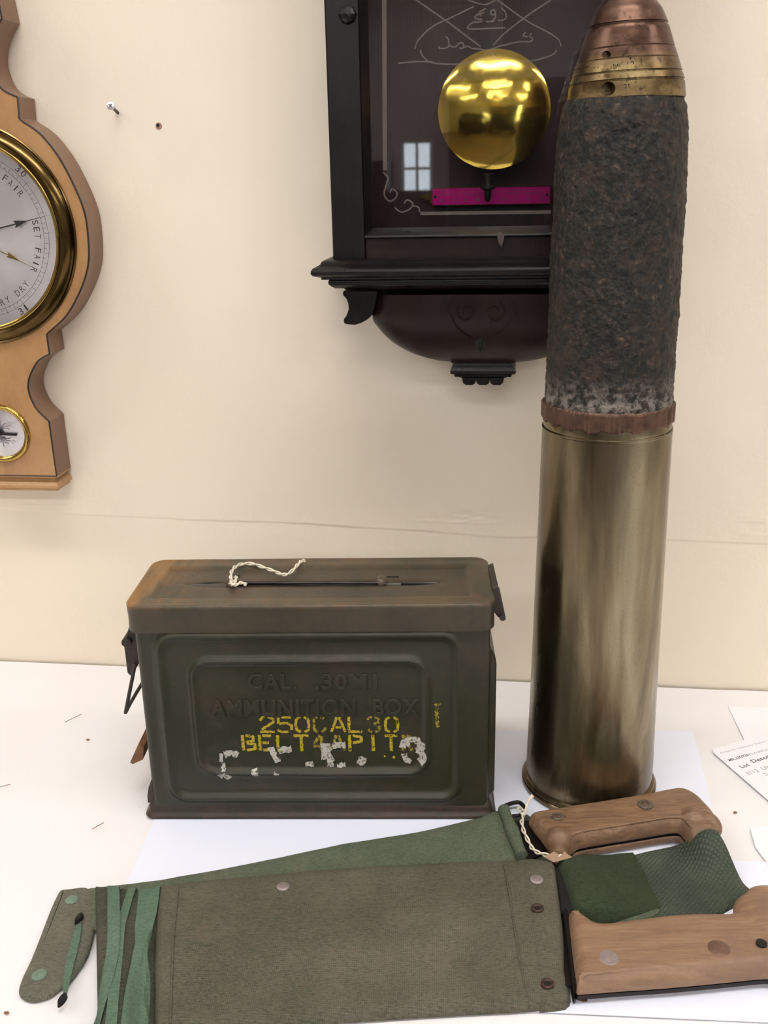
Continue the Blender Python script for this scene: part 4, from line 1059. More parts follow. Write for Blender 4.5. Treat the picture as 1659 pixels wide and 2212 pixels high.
# scale plate
a = wl(933, 405, 0.022); b = wl(1190, 402, 0.022); c_ = wl(1191, 440, 0.022)
sz1 = (a[1]+b[1])/2; sz0 = c_[1]
pl_ = obj('scale_plate', box(a[0], b[0], -0.0225, -0.012, sz0, sz1), M_PLATE, ck, smooth=None, label='engraved brass beat scale')
bw = 0.0005
for q in (box(a[0], b[0], -0.0232, -0.0225, sz1-bw, sz1), box(a[0], b[0], -0.0232, -0.0225, sz0, sz0+bw), box(a[0], a[0]+bw, -0.0232, -0.0225, sz0, sz1), box(b[0]-bw, b[0], -0.0232, -0.0225, sz0, sz1)):
    obj('rim', q, M_BRASS_OLD, pl_, smooth=None)
for sgn, xe in ((-1, a[0]), (1, b[0])):
    zc = (sz0+sz1)/2
    q = [(xe, zc-0.005), (xe+sgn*0.0018, zc-0.005), (xe+sgn*0.002, zc-0.002), (xe+sgn*0.004, zc-0.0028), (xe+sgn*0.006, zc-0.002), (xe+sgn*0.0105, zc), (xe+sgn*0.006, zc+0.002), (xe+sgn*0.004, zc+0.0028), (xe+sgn*0.002, zc+0.002), (xe+sgn*0.0018, zc+0.005), (xe, zc+0.005)]
    obj('finial', prism(q, -0.0222, -0.0205), M_BRASS_OLD, pl_, smooth=None)
    obj('screw', face_at(lathe([(0.0014, 0), (0.0012, 0.0006), (0, 0.0008)], 12), xe-sgn*0.0028, 0.0225, zc), M_BLACK, pl_)
tk = []
n = 33
for k in range(n):
    x = a[0]+0.008+(b[0]-a[0]-0.016)*k/(n-1); h = 0.0030 if k % 4 == 0 else 0.0018
    tk.append(box(x-0.00012, x+0.00012, -0.0227, -0.0224, sz1-0.0030-h, sz1-0.0025))
tk.append(box(a[0]+0.005, b[0]-0.005, -0.0227, -0.0224, sz1-0.0060, sz1-0.0058))
for k, ch in enumerate('432101234'):
    x = a[0]+0.008+(b[0]-a[0]-0.016)*k/8
    g = fitx(text_geo(ch, 1, 0), x-0.0009, x+0.0009, sz0+0.0030, sz0+0.0058)
    tk.append(([(p[0], -0.0227, p[1]) for p in g[0]], g[1]))
obj('engraving', join(*tk), M_INK, pl_, smooth=None, label='scale divisions with numerals 4 3 2 1 0 1 2 3 4')
# etched decoration on the glass
GD = 0.0891
def et(px, py): s, z = wl(px, py, GD); return (s, z)
def etch(lines, w_=0.0010):
    gs = []
    for L_ in lines:
        c3 = crom([(*et(*p), 0) for p in L_], 5) if len(L_) > 2 else [Vector((*et(*p), 0)) for p in L_]
        g = stroke([(q.x, q.y) for q in c3], w_); gs.append(([(p[0], -GD, p[1]) for p in g[0]], g[1]))
    return join(*gs)
obj('etched_lattice', etch([[(896, -2), (965, 46), (1038, 101)], [(1024, 14), (970, 40), (935, 57), (905, 85), (896, 105)], [(1072, -2), (1136, 44), (1186, 71), (1206, 85), (1212, 100)],
    [(1193, -2), (1136, 36), (1090, 72), (1065, 98)], [(1010, 0), (1046, 10), (1071, 0)], [(908, 108), (914, 122), (935, 136), (990, 138), (1040, 128), (1052, 112), (1063, 110), (1066, 122), (1090, 132), (1140, 133), (1190, 120), (1203, 108)], [(860, 137), (900, 133), (935, 134)]], 0.0011), M_ETCH, ck, smooth=None)
obj('etched_script', etch([
    [(1083, 17), (1090, 24), (1094, 36), (1088, 43), (1076, 44)],
    [(1068, 44), (1062, 48)], [(1066, 22), (1060, 24), (1061, 31), (1068, 31), (1070, 24), (1066, 21)], [(1070, 27), (1070, 38), (1062, 46), (1050, 47)],
    [(1050, 18), (1034, 27)], [(1046, 26), (1032, 33)], [(1040, 36), (1036, 30), (1028, 34), (1026, 40), (1040, 42), (1038, 47), (1022, 48)], [(1022, 48), (1014, 54), (1010, 61), (1022, 63), (1050, 62), (1092, 60)],
    [(962, 78), (968, 84), (970, 98), (962, 104), (950, 104), (948, 100)], [(970, 99), (984, 102), (990, 95), (998, 92), (1002, 98), (1000, 104), (992, 104)], [(1000, 103), (1012, 100), (1018, 104), (1034, 106), (1048, 108)],
    [(1148, 72), (1144, 78), (1150, 82)], [(1136, 70), (1130, 76), (1140, 80)], [(1152, 84), (1144, 90), (1128, 90), (1112, 92), (1096, 96), (1078, 100), (1062, 106)]], 0.0011), M_ETCH, ck, smooth=None)
g1 = ([(et(825, -6)[0], -GD, et(825, -6)[1]), (et(835, -6)[0], -GD, et(835, -6)[1]), (et(836, 368)[0], -GD, et(836, 368)[1]), (et(827, 368)[0], -GD, et(827, 368)[1])], [(0, 1, 2, 3)])
obj('etched_border', g1, M_ETCH, ck, smooth=None)
obj('etched_scroll', etch([[(828, 372), (838, 384), (834, 400), (830, 420), (840, 434), (852, 430), (858, 418), (848, 408), (842, 416)], [(852, 448), (866, 458), (884, 452), (892, 440), (880, 432), (872, 440)], [(892, 444), (904, 448), (906, 458)], [(908, 459), (1190, 456)], [(908, 463), (1190, 460)]], 0.0012), M_ETCH, ck, smooth=None)
# dial and hood above the frame
obj('clock_dial', face_at(lathe([(0.0, 0.0), (0.075, 0.0), (0.075, 0.004), (0.0, 0.004)], 64), CSC, 0.06, 0.80), M_PAPER2, ck, label='round white clock dial')
obj('dial_bezel', face_at(ring_lathe([(0.070, 0.0), (0.080, 0.0), (0.080, 0.006), (0.074, 0.009)], 72), CSC, 0.06, 0.80), M_BRASS_OLD, ck)
for ang, L_ in ((60, 0.04), (-40, 0.058)):
    obj('clock_hand', xf(box(-0.0015, 0.0015, -0.0665, -0.066, -0.008, L_), Matrix.Translation((CSC, 0, 0.80)) @ Matrix.Rotation(R_(ang), 4, 'Y')), M_BLACK, ck)
obj('cornice', moulding([(0.0, TOPZ), (0.006, TOPZ+0.005), (0.006, TOPZ+0.012), (0.016, TOPZ+0.022), (0.020, TOPZ+0.024), (0.020, TOPZ+0.034), (0.01, TOPZ+0.036)], CS0, CS1, DF-0.002), M_EBON, ck)

# ================================================================== barometer
BC = -0.3593; BD = 0.034
segs = [[(-118, -620), (-112, -420), (-92, -250), (-50, -120), (-18, -50), (-4, 0), (4, 40)],
        [(4, 40), (-8, 62), (-18, 90), (-22, 127), (-14, 160), (0, 187), (18, 201), (38, 209)], [(38, 209), (42, 256), (50, 263)],
        [(50, 263), (76, 280), (101, 304), (132, 347), (162, 405), (182, 456), (190, 506), (192, 560), (184, 600), (168, 640), (142, 684), (101, 722)],
        [(101, 722), (107, 765)], [(107, 765), (95, 771), (79, 784), (63, 818), (63, 849), (79, 883), (106, 910)], [(106, 910), (122, 1029)]]
R_side = []
for sg in segs:
    pts = [Vector((*wl(x, y, BD), 0)) for x, y in sg]
    c2 = crom(pts, 6) if len(pts) > 3 else pts
    for q in c2:
        if not R_side or (Vector(R_side[-1])-Vector((q.x, q.y))).length > 1e-5: R_side.append((q.x, q.y))
out = R_side+[(2*BC-p[0], p[1]) for p in R_side[::-1]]
zbot = R_side[-1][1]; ztop = R_side[0][1]
ba = thing('barometer', 'banjo shaped satinwood wheel barometer with silvered dial at the left edge', 'barometer', (BC, 0, zbot-0.012), WALL)
obj('wooden_case', prism(out, -BD, -0.002), M_SATIN, ba, smooth=30)
ba_edge = prism(inset(out, -0.0003), -BD+0.0012, -0.0025)
obj('case_edge', (ba_edge[0], [q for q in ba_edge[1] if len(q) == 4]), M_SATIN2, ba, smooth=30, label='plain edge of the case, duller than the veneer')
obj('stringing_line', tube([(p[0], -BD, p[1]) for p in out], 0.00085, 6, closed=True), M_LINE, ba, label='thin black line along the case edge')
# foot moulding
hwb = R_side[-1][0]-BC
z0_ = wl(60, 1032, BD)[1]
mp = [(0.0006, zbot), (0.0006, zbot-0.0012), (-0.003, zbot-0.0022), (-0.0042, zbot-0.0042), (-0.003, zbot-0.0062), (-0.0010, zbot-0.0074), (0.0006, zbot-0.0110), (0.0006, zbot-0.0122), (-0.0016, zbot-0.0134), (-0.0016, zbot-0.0150)]
obj('foot_moulding', moulding(mp, BC-hwb, BC+hwb, BD), M_SATIN, ba, smooth=40)
obj('top_cap', moulding([(0.002, ztop), (0.006, ztop+0.004), (0.006, ztop+0.010), (-0.004, ztop+0.016)], BC-(R_side[0][0]-BC), R_side[0][0], BD), M_SATIN, ba)
# main dial
dc = wl(-60, 510, BD+0.004); DZ = dc[1]
R1 = wl(160, 500, BD+0.004)[0]-BC; R2 = wl(122, 500, BD+0.004)[0]-BC
bez = [(R1, 0.0), (R1, 0.0015), (R1-0.001, 0.0022), (R1-0.0022, 0.0018), (R1-0.003, 0.0028), (R1-0.0055, 0.0062), (R1-0.0085, 0.0078), (R1-0.0115, 0.0070), (R2+0.0012, 0.0052), (R2, 0.0040), (R2-0.0004, 0.0015), (R2, 0.0)]
obj('bezel', face_at(ring_lathe(bez, 128), BC, BD, DZ), M_BRASS_OLD, ba, smooth=40, label='large polished brass bezel')
obj('bezel_lip', face_at(ring_lathe([(R2+0.0030, 0.0066), (R2+0.0012, 0.0072), (R2-0.0002, 0.0062), (R2-0.0006, 0.0045), (R2+0.001, 0.004)], 128), BC, BD, DZ), M_BRASS, ba, smooth=60)
recentre(obj('dial', face_at(lathe([(0.0, 0.0), (R2+0.0005, 0.0), (R2+0.0005, 0.0012), (0.0, 0.0012)], 128), BC, BD, DZ), M_DIAL, ba, smooth=20, label='silvered weather dial'))
dg_ = []
def dpt(r, a): return (BC+r*math.cos(a), -(BD+0.00135), DZ+r*math.sin(a))
ppx = R1/220.0
for r in (153*ppx, 163*ppx):
    v = []; f = []
    for k in range(181):
        a = 2*math.pi*k/180; v += [dpt(r-0.00014, a), dpt(r+0.00014, a)]
    f = [(2*k, 2*k+1, 2*k+3, 2*k+2) for k in range(180)]; dg_.append((v, f))
for k in range(100):
    a = math.pi*2*k/100+0.02; r0, r1 = 153*ppx, (163 if k % 2 == 0 else 158)*ppx
    if k % 10 == 0: r1 = 167*ppx
    t_ = 0.0011/ r0*0.12
    dg_.append(([dpt(r0, a-t_), dpt(r1, a-t_), dpt(r1, a+t_), dpt(r0, a+t_)], [(0, 1, 2, 3)]))
obj('dial_scale', join(*dg_), M_DIALINK, ba, smooth=None)
def radial(s_, cang, r, h, inward=False, step=None):
    gs = []; n = len(s_); step = step or h*1.05/r
    for i, ch in enumerate(s_):
        if ch == ' ': continue
        a = cang+((n-1)/2-i)*step*(1 if not inward else -1)
        g = text_geo(ch, 1, 0.0, 1, 0.0); 
        wdt = {'I': 0.22, '1': 0.3, '-': 0.4}.get(ch, 0.66)*h
        g = fitx(g, -wdt/2, wdt/2, -h/2, h/2)
        rot = a-math.pi/2 if not inward else a+math.pi/2
        cr, sr = math.cos(rot), math.sin(rot); cx_, cz_ = r*math.cos(a), r*math.sin(a)
        gs.append(([(BC+cx_+p[0]*cr-p[1]*sr, -(BD+0.00136), DZ+cz_+p[0]*sr+p[1]*cr) for p in g[0]], g[1]))
    return join(*gs)
for s_, ang, r, h, inw in (('FAIR', 43, 140, 13, False), ('SET FAIR', -9.5, 140, 13, False), ('VERY DRY', -63, 140, 13, True), ('CHANGE', 90, 140, 13, False), ('RAIN', 136, 140, 13, False), ('MUCH RAIN', 189, 140, 13, False), ('STORMY', 244, 140, 13, True),
                          ('30', 45, 172.5, 13.5, False), ('31', -59, 172.5, 13.5, True), ('29', 135, 172.5, 13.5, False), ('28', 239, 172.5, 13.5, True)):
    obj('dial_lettering', radial(s_, R_(ang), r*ppx, h*ppx, inw), M_DIALINK, ba, smooth=None)
def hand(tip, mid, w0, w1, mat, d, label):
    c0 = Vector((BC, DZ)); t = Vector(wl(*tip, BD+d)); m_ = Vector(wl(*mid, BD+d)); u = (t-c0).normalized(); n_ = Vector((-u.y, u.x))
    lm = (m_-c0).dot(u)
    q = [c0-u*0.02+n_*w0, c0+u*(lm-0.004)+n_*w0, c0+u*(lm-0.0055)+n_*w1, c0+u*(lm+0.001)+n_*w1*0.55, c0+u*(lm+0.006)+n_*w0*0.7, t, c0+u*(lm+0.006)-n_*w0*0.7, c0+u*(lm+0.001)-n_*w1*0.55, c0+u*(lm-0.0055)-n_*w1, c0+u*(lm-0.004)-n_*w0, c0-u*0.02-n_*w0]
    obj('dial_hand', prism([(p.x, p.y) for p in q], -(BD+d+0.0005), -(BD+d)), mat, ba, smooth=None, label=label)
hand((112, 463), (42, 478), 0.0006, 0.0032, M_BLACK, 0.0042, 'blued black pointer')
hand((75, 580), (26, 560), 0.0004, 0.0024, M_BRASS, 0.0030, 'brass set hand')
obj('dial_boss', face_at(lathe([(0.005, 0.001), (0.005, 0.004), (0.003, 0.0065), (0, 0.007)], 24), BC, BD, DZ), M_BRASS, ba)
obj('dial_glass', face_at(lathe([(R2+0.0006, 0.0054), (R2*0.7, 0.0060), (R2*0.3, 0.0064), (0, 0.0066)], 96), BC, BD, DZ), M_GLASS, ba, smooth=60)
# small spirit level dial
sd = wl(2.5, 937, BD+0.002); r1 = (wl(62, 937, BD+0.003)[0]-sd[0]); 
sb = obj('small_bezel', face_at(ring_lathe([(r1, 0), (r1, 0.0012), (r1-0.0012, 0.0030), (r1-0.0030, 0.0034), (r1-0.0048, 0.0022), (r1-0.0056, 0.0008), (r1-0.0056, 0)], 72), sd[0], BD, sd[1]), M_BRASS, ba, smooth=50, label='small brass bezel')
recentre(obj('small_dial', face_at(lathe([(0, 0), (r1-0.0054, 0), (r1-0.0054, 0.0006), (0, 0.0006)], 64), sd[0], BD, sd[1]), M_DIAL, ba, smooth=20, label='small engraved silvered level dial'))
obj('spirit_level_tube', tube([(sd[0]-0.0150, -BD-0.0018, sd[1]+0.0006), (sd[0]+0.0150, -BD-0.0018, sd[1]-0.0006)], 0.0014, 10), M_TANG, ba)
obj('spirit_level_tube_knob', face_at(lathe([(0.0026, 0), (0.0026, 0.003), (0, 0.0036)], 16), sd[0], BD, sd[1]+0.001), M_TANG, ba)
fe = []
for base in (0, 1):
    for k in range(-3, 4):
        a = R_(90+180*base+k*17); 
        L_ = 0.0125-abs(k)*0.0010
        pts = [(sd[0]+0.002*k/3, sd[1]+(0.003 if not base else -0.003)), (sd[0]+0.55*L_*math.cos(a)*1.1, sd[1]+(0.002 if not base else -0.002)+0.55*L_*math.sin(a)), (sd[0]+L_*math.cos(a+0.25*np.sign(k)), sd[1]+L_*math.sin(a+0.25*np.sign(k)))]
        c2 = crom([(p[0], p[1], 0) for p in pts], 4); g = stroke([(q.x, q.y) for q in c2], 0.00075)
        fe.append(([(p[0], -BD-0.0008, p[1]) for p in g[0]], g[1]))
for cx_, cz_ in ((0.0095, 0.0088), (0.0105, -0.0085), (-0.0095, 0.0088), (-0.0105, -0.0085)):
    sp = [(sd[0]+cx_+0.0024*(1-t_)*math.cos(9*t_), sd[1]+cz_+0.0024*(1-t_)*math.sin(9*t_)) for t_ in np.linspace(0, 0.8, 16)]
    g = stroke(sp, 0.0004); fe.append(([(p[0], -BD-0.0008, p[1]) for p in g[0]], g[1]))
obj('engraved_feathers', join(*fe), M_INK, ba, smooth=None)

# ================================================================== screw and hole in the wall
hs, hz = wl(239, 229, 0.026); ws, wz = wl(253, 245, 0.0)
hp, wp = Vector((hs, -0.026, hz)), Vector((ws, 0.004, wz)); ax = (wp-hp).normalized()
scw = thing('screw', 'silver cross head screw sticking out of the cream wall', 'screw', (ws, 0, wz), WALL)
mm = Matrix.Translation(hp) @ ax.to_track_quat('-Z', 'Y').to_matrix().to_4x4()
obj('screw_head', xf(lathe([(0.0, 0.0008), (0.0022, 0.0007), (0.0034, 0.0), (0.0034, -0.0004), (0.0016, -0.0024), (0.0, -0.0024)], 28), mm), M_ZINC, scw)
obj('cross_recess', xf(join(box(-0.0017, 0.0017, -0.0005, 0.0005, 0.0005, 0.00095), box(-0.0005, 0.0005, -0.0017, 0.0017, 0.0005, 0.00096)), mm @ Matrix.Rotation(0.9, 4, 'Z')), M_INK, scw, smooth=None)
obj('screw_shank', tube([hp+ax*float(t_) for t_ in np.linspace(0.001, (wp-hp).length, 30)], 0.0013, 10, rf=lambda t: 1+0.14*math.sin(t*90)), M_STEEL, scw)
s, z = wl(343, 272, 0)
g = face_at(lathe([(0.0030, 0.0), (0.0026, 0.0010), (0.0016, 0.0008), (0.0012, 0.0001), (0.0, 0.0001)], 9), s, 0.0002, z)
hl = thing('wall_plug', 'small brown broken wall plug hole right of the screw', 'wall plug', (s, 0, z), WALL)
obj('plug_rim', g, plain('brown_plug', rgb(150, 118, 96), 0.8), hl)
obj('plug_hole', face_at(lathe([(0.0014, 0.0), (0.0014, 0.0006), (0, 0.0006)], 8), s-0.0004, 0.0005, z+0.0004), M_BLACK, hl)
#@@KNIVES
# ================================================================== knives and canvas sheaths
def W(pts, z): return [TP(x, y, z)[:2] for x, y in pts]
def smooth_outline(px, z, n=5): return [tuple(p[:2]) for p in crom([(*TP(x, y, z)[:2], 0) for x, y in px], n, closed=True)]
# --- rear sheath -------------------------------------------------
rs = thing('machete_sheath', 'long flat green canvas sheath lying behind, its wire loop beside the box', 'sheath', (*TP(600, 1950, 0)[:2], 0))
RT = 0.0072
top = [(88, 1985), (108, 1955), (131, 1925), (172.5, 13.517), (290, 1907), (345, 1900), (460, 1880), (600, 1852), (740, 1822), (900, 1797), (990, 1777), (1050, 1760), (1068, 1752), (1086, 1745)]
bot = [(60, 2080), (90, 2120), (130, 2080), (230, 2060), (345, 2052), (460, 2035), (600, 2010), (740, 1985), (900, 1950), (990, 1925), (1050, 1905), (1070, 1890), (1100, 1870), (1130, 1855)]
top = [(186, 1918), (290, 1907), (345, 1900), (460, 1880), (600, 1852), (740, 1822), (900, 1797), (990, 1777), (1040, 1764), (1064, 1753), (1090, 1747)]
bot = [(186, 2010), (290, 2000), (345, 1990), (460, 1980), (600, 1965), (740, 1945), (900, 1925), (990, 1910), (1050, 1898), (1090, 1884), (1136, 1860)]
def zr(u, v, x, y, e):
    return 0.0009+RT*0.72*(1-math.exp(-e/0.0022))+0.0007*nz(x, y, 0, 26)*(1-math.exp(-e/0.006))+0.0006*nz(x, y, 2, 70)*(1-math.exp(-e/0.006))
obj('canvas_body', coons(W(top, 0.003), W(bot, 0.003), 200, 40, zr), M_CANVG, rs, smooth=70)
tipo = [(131, 1924), (150, 1921), (186, 1918), (200, 1935), (205, 1990), (190, 2060), (150, 2120), (128, 2135), (108, 2150), (82, 2158), (60, 2158), (44, 2148), (42, 2134), (50, 2110), (68, 2072), (84, 2032), (100, 1990), (112, 1960), (122, 1938)]
to_ = smooth_outline(tipo, 0.003, 3)
obj('tip_flap', puff(to_, [(0.0, 0.0006), (-0.0003, 0.0020), (0.0002, 0.0032), (0.0014, 0.0041), (0.004, 0.0044)]), M_TIP, rs, smooth=60, label='grey-green folded tip of the sheath with two rivets')
for (x, y, rr, m_) in ((155, 1944, 0.0045, M_RIVETG), (85, 2106, 0.0048, M_RIVETG)):
    p = TP(x, y, 0.0046)
    obj('rivet', lathe([(rr, -0.0008), (rr, 0.0003), (rr*0.8, 0.0008), (0, 0.0010)], 24, tuple(p)), m_, rs, label='pale green rivet')
# stitched seams on the rear sheath
for (a, b) in (((740, 1823), (752, 1880)), ((749, 1822), (761, 1878)), ((1027, 1768), (1054, 1855)), ((463, 1881), (466, 1905)), ((470, 1880), (472, 1904))):
    p, q = TP(*a, RT*0.8), TP(*b, RT*0.8)
    n = 14; obj('seam', tube([p.lerp(q, k/n)+Vector((0, 0, 0.0003)) for k in range(1, n)], 0.00055, 6), M_CANVG, rs)
# rolled edge, throat and wire loop
p, q = TP(1088, 1748, 0.008), TP(1128, 1850, 0.009)
obj('piped_edge', tube([p.lerp(q, k/20) for k in range(21)], 0.0048, 14, rf=lambda t: 1.0-0.12*math.sin(t*9)), M_CANVG, rs, label='rolled canvas edge at the mouth')
th_ = smooth_outline([(1100, 1768), (1128, 1762), (1146, 1768), (1160, 1795), (1182, 1830), (1196, 1858), (1180, 1872), (1142, 1870), (1120, 1820)], 0.004, 3)
obj('throat', puff(th_, [(0.0, 0.0008), (0.0, 0.0045), (0.0006, 0.0060), (0.002, 0.0064)]), M_CANV_D, rs, smooth=60, label='dark grey-green throat below the grip')
lpz = 0.0062
lps = [TP(1084, 1744, lpz+.001), TP(1100, 1737, lpz), TP(1118, 1733, lpz), TP(1128, 1738, lpz), TP(1133, 1750, lpz), TP(1128, 1759, lpz), TP(1112, 1764, lpz), TP(1096, 1762, lpz)]
obj('wire_loop', tube(crom(lps, 6), 0.0017, 10), M_TANG, rs, label='black wire belt loop')

# --- rear machete ------------------------------------------------
rm = thing('machete', 'machete in the rear sheath, shorter grip with knobbed pommel lying by the shell foot', 'machete', (*TP(1330, 1790, 0)[:2], 0))
def grip(parent, outl, z0, z1, blobs, mat, name='upper_scale', vox=0.0009, dome=0.006):
    o2 = smooth_outline(outl, (z0+z1)/2, 4)
    lay = [(0.0008, z0), (0.0, z0+0.0010)]
    H = z1-z0
    for k in range(0, 9):
        a = k/8*math.pi/2; lay.append((dome*(1-math.cos(a)), z0+0.0012+(H-0.0012)*math.sin(a)*(0.86 if k < 8 else 0.90)))
    gs = [puff(o2, lay)]
    for (px, py, zc, rx, ry, rz, rot) in blobs:
        c_ = TP(px, py, zc)
        g = lathe([(max(0, math.cos(a)), math.sin(a)) for a in np.linspace(-math.pi/2, math.pi/2, 18)], 32)
        g = xf(g, Matrix.Translation(c_) @ Matrix.Rotation(R_(rot), 4, 'Z') @ Matrix.Diagonal((rx, ry, rz, 1)))
        gs.append(([(p[0], p[1], max(p[2], z0+0.0003)) for p in g[0]], g[1]))
    o = obj(name, join(*gs), mat, parent, smooth=None)
    rmod(o, 'REMESH', mode='VOXEL', voxel_size=vox)
    rmod(o, 'SMOOTH', factor=0.5, iterations=5)
    bake(o)
    for p in o.data.polygons: p.use_smooth = True
    if not o.data.materials: o.data.materials.append(mat)
    return o
up = [(1143, 1768), (1152, 1760), (1180, 1754), (1280, 1738), (1380, 1722), (1440, 1710), (1462, 1707), (1484, 1710), (1510, 1724), (1528, 1742), (1542, 1757), (1551, 1777), (1550, 1800), (1540, 1806), (1515, 1812), (1490, 1808), (1474, 1792), (1458, 1784), (1380, 1796), (1300, 1809), (1252, 1818), (1238, 1828), (1225, 1836), (1205, 1838), (1188, 1828), (1172, 1806)]
grip(rm, up, 0.0105, 0.0255, [(1208, 1816, 0.0180, 0.0098, 0.0100, 0.0105, 20), (1496, 1772, 0.0185, 0.0098, 0.0100, 0.0105, 20), (1530, 1782, 0.0160, 0.0070, 0.0115, 0.0105, 35)], M_HW1)
tg = smooth_outline(up, 0.018, 4)
obj('tang', puff(tg, [(0.0014, 0.0080), (0.0014, 0.0106)]), M_TANG, rm, smooth=30, label='black steel tang between the grip scales')
low = smooth_outline(up, 0.018, 4)
obj('lower_scale', puff(low, [(0.005, 0.0008), (0.002, 0.0016), (0.0006, 0.004), (0.0004, 0.0076), (0.001, 0.0082)]), M_HW1, rm, smooth=50)
obj('blade', prism([tuple(p) for p in W([(1150, 1775), (1185, 1840), (1140, 1862), (1105, 1775)], 0.0075)], 0.0066, 0.0086, 'z'), M_TANG, rm)
for (px, py, rr) in ((1205, 1764, 0.0046), (1394, 1738, 0.0060)):
    p = TP(px, py, 0.0245)
    rv = obj('rivet', ring_lathe([(rr, -0.002), (rr, 0.0005), (rr*0.78, 0.0011), (rr*0.5, 0.0008), (rr*0.46, -0.002)], 28, tuple(p)), M_RIVETC, rm, label='greenish washer rivet')
    obj('rivet_pin', lathe([(rr*0.47, -0.002), (rr*0.45, 0.0004), (0, 0.0007)], 20, tuple(p)), M_RIVB, rv, frame=WORLD)

# --- front sheath ------------------------------------------------
fs = thing('machete_sheath', 'wide faded olive canvas sheath in front, bound with green tape', 'sheath', (*TP(700, 2050, 0)[:2], 0))
def fbase(u, v): return 0.0008+0.0070*sstep(0.85, 0.50, v)
TH = 0.0085
top = [(340, 1914), (420, 1903), (500, 1895), (600, 1885), (700, 1877), (840, 1868), (1000, 1860), (1120, 1857), (1170, 1859), (1190, 1866)]
bot = [(330, 2234), (500, 2224), (660, 2212), (780, 2202), (900, 2194), (1000, 2188), (1100, 2183), (1180, 2178), (1218, 2176), (1231, 2168)]
def zfs(u, v, x, y, e):
    z = fbase(u, v)+0.0012+TH*(1-math.exp(-e/0.0026))*(0.75+0.25*math.sin(math.pi*min(1, max(0, v))))
    k = 1-math.exp(-e/0.008)
    return z+k*(0.0010*nz(x, y, 0, 16)+0.0005*nz(x, y, 5, 45)+0.0009*nz(x*0.4, y, 9, 60))
g_body = coons(W(top, 0.012), W(bot, 0.003), 240, 60, zfs, fbase)
obj('canvas_body', g_body, M_CANV, fs, smooth=70)
# reinforcement strip at the mouth
def ztop(px, py, add=0.0):                    # height of the front sheath where a pixel looks at it (approx)
    return 0.0
rtop = [(1112, 1860), (1150, 1857), (1188, 1863), (1200, 1876)]; rbot = [(1166, 2182), (1195, 2180), (1222, 2176), (1233, 2160)]
def zrf(u, v, x, y, e): return fbase(u, v)+0.0012+(TH+0.0012)*(1-math.exp(-e/0.0018))*(0.76+0.24*math.sin(math.pi*v))+0.0005*nz(x, y, 0, 60)
g_band = coons(W(rtop, 0.012), W(rbot, 0.003), 24, 60, zrf, fbase)
obj('mouth_band', g_band, M_CANV, fs, smooth=70, label='doubled canvas band at the sheath mouth')
# wrapped tip end
top2 = [(172.5, 13.512), (205, 1904), (230, 1907), (262, 1910), (300, 1911), (350, 1915)]
bot2 = [(40, 2275), (110, 2262), (180, 2255), (230, 2250), (290, 2244), (338, 2238)]
def zw(u, v, x, y, e):
    z = fbase(u, v)+0.0012+(TH+0.0016)*(1-math.exp(-e/0.003))*(0.78+0.22*math.sin(math.pi*v))
    k = 1-math.exp(-e/0.006); s = x*0.95+y*0.25
    return z+k*(0.0010*nz(s*1.0, y*0.15, 0, 90)+0.0008*nz(x, y, 3, 40))
wrp = coons(W(top2, 0.012), W(bot2, 0.003), 70, 90, zw, fbase)
# concave left edge
vv = []
pL0, pL1 = Vector(W([(172.5, 13.512)], 0.012)[0]), Vector(W([(40, 2275)], 0.003)[0])
for p in wrp[0]:
    q = Vector(p[:2]); t_ = max(0, min(1, (pL0.y-q.y)/(pL0.y-pL1.y))); xl = pL0.x+(pL1.x-pL0.x)*t_
    k = math.exp(-max(0, q.x-xl)/0.02); vv.append((p[0]+k*0.0085*math.sin(math.pi*t_)+0.0006*k*nz(0, p[1], 0, 400), p[1], p[2]))
g_wrap = (vv, wrp[1])
obj('wrapped_tip_cover', g_wrap, M_CANV_D, fs, smooth=70, label='darker frayed canvas wrapped round the tip')
# seams
SURF = BVHTree.FromPolygons([tuple(p) for p in join(g_body, g_band, g_wrap)[0]], [tuple(q) for q in join(g_body, g_band, g_wrap)[1]])
def on_sheath(px, py, lift=0.0):               # where the view line meets the sheath
    d = ray(px, py).normalized(); h = SURF.ray_cast(CAM, d)
    p = h[0] if h[0] is not None else TP(px, py, 0.008)
    return p+Vector((0, 0, lift))
def drop(x, y, z0=0.004):                      # height of the sheath surface below a point
    h = SURF.ray_cast(Vector((x, y, 0.2)), Vector((0, 0, -1)))
    return h[0].z if h[0] is not None else z0
def lay_tape(pts, wpx, lift, th=0.0006):
    C = crom([on_sheath(x, y) for x, y in pts], 12); m = len(C); v, f = [], []
    for i, p in enumerate(C):
        b = C[min(i+1, m-1)]-C[max(i-1, 0)]; b.z = 0; b.normalize(); n_ = Vector((-b.y, b.x, 0))
        ww = (wpx(i/(m-1)) if callable(wpx) else wpx)*0.000318
        row = []
        for k in range(7):
            q = p+n_*((k-3)/3*ww/2); row.append((q.x, q.y))
        zs_ = [drop(*q) for q in row]; zc = max(zs_)
        zs_ = [0.5*z+0.5*zc if zc-z < 0.003 else z for z in zs_]
        for (x, y), z in zip(row, zs_): v.append((x, y, z+lift+th))
        for (x, y), z in zip(row[::-1], zs_[::-1]): v.append((x, y, z+lift-0.0002))
    for i in range(m-1):
        for k in range(14): f.append((i*14+k, i*14+(k+1) % 14, (i+1)*14+(k+1) % 14, (i+1)*14+k))
    f.append(tuple(range(14))[::-1]); f.append(tuple((m-1)*14+k for k in range(14)))
    return v, f
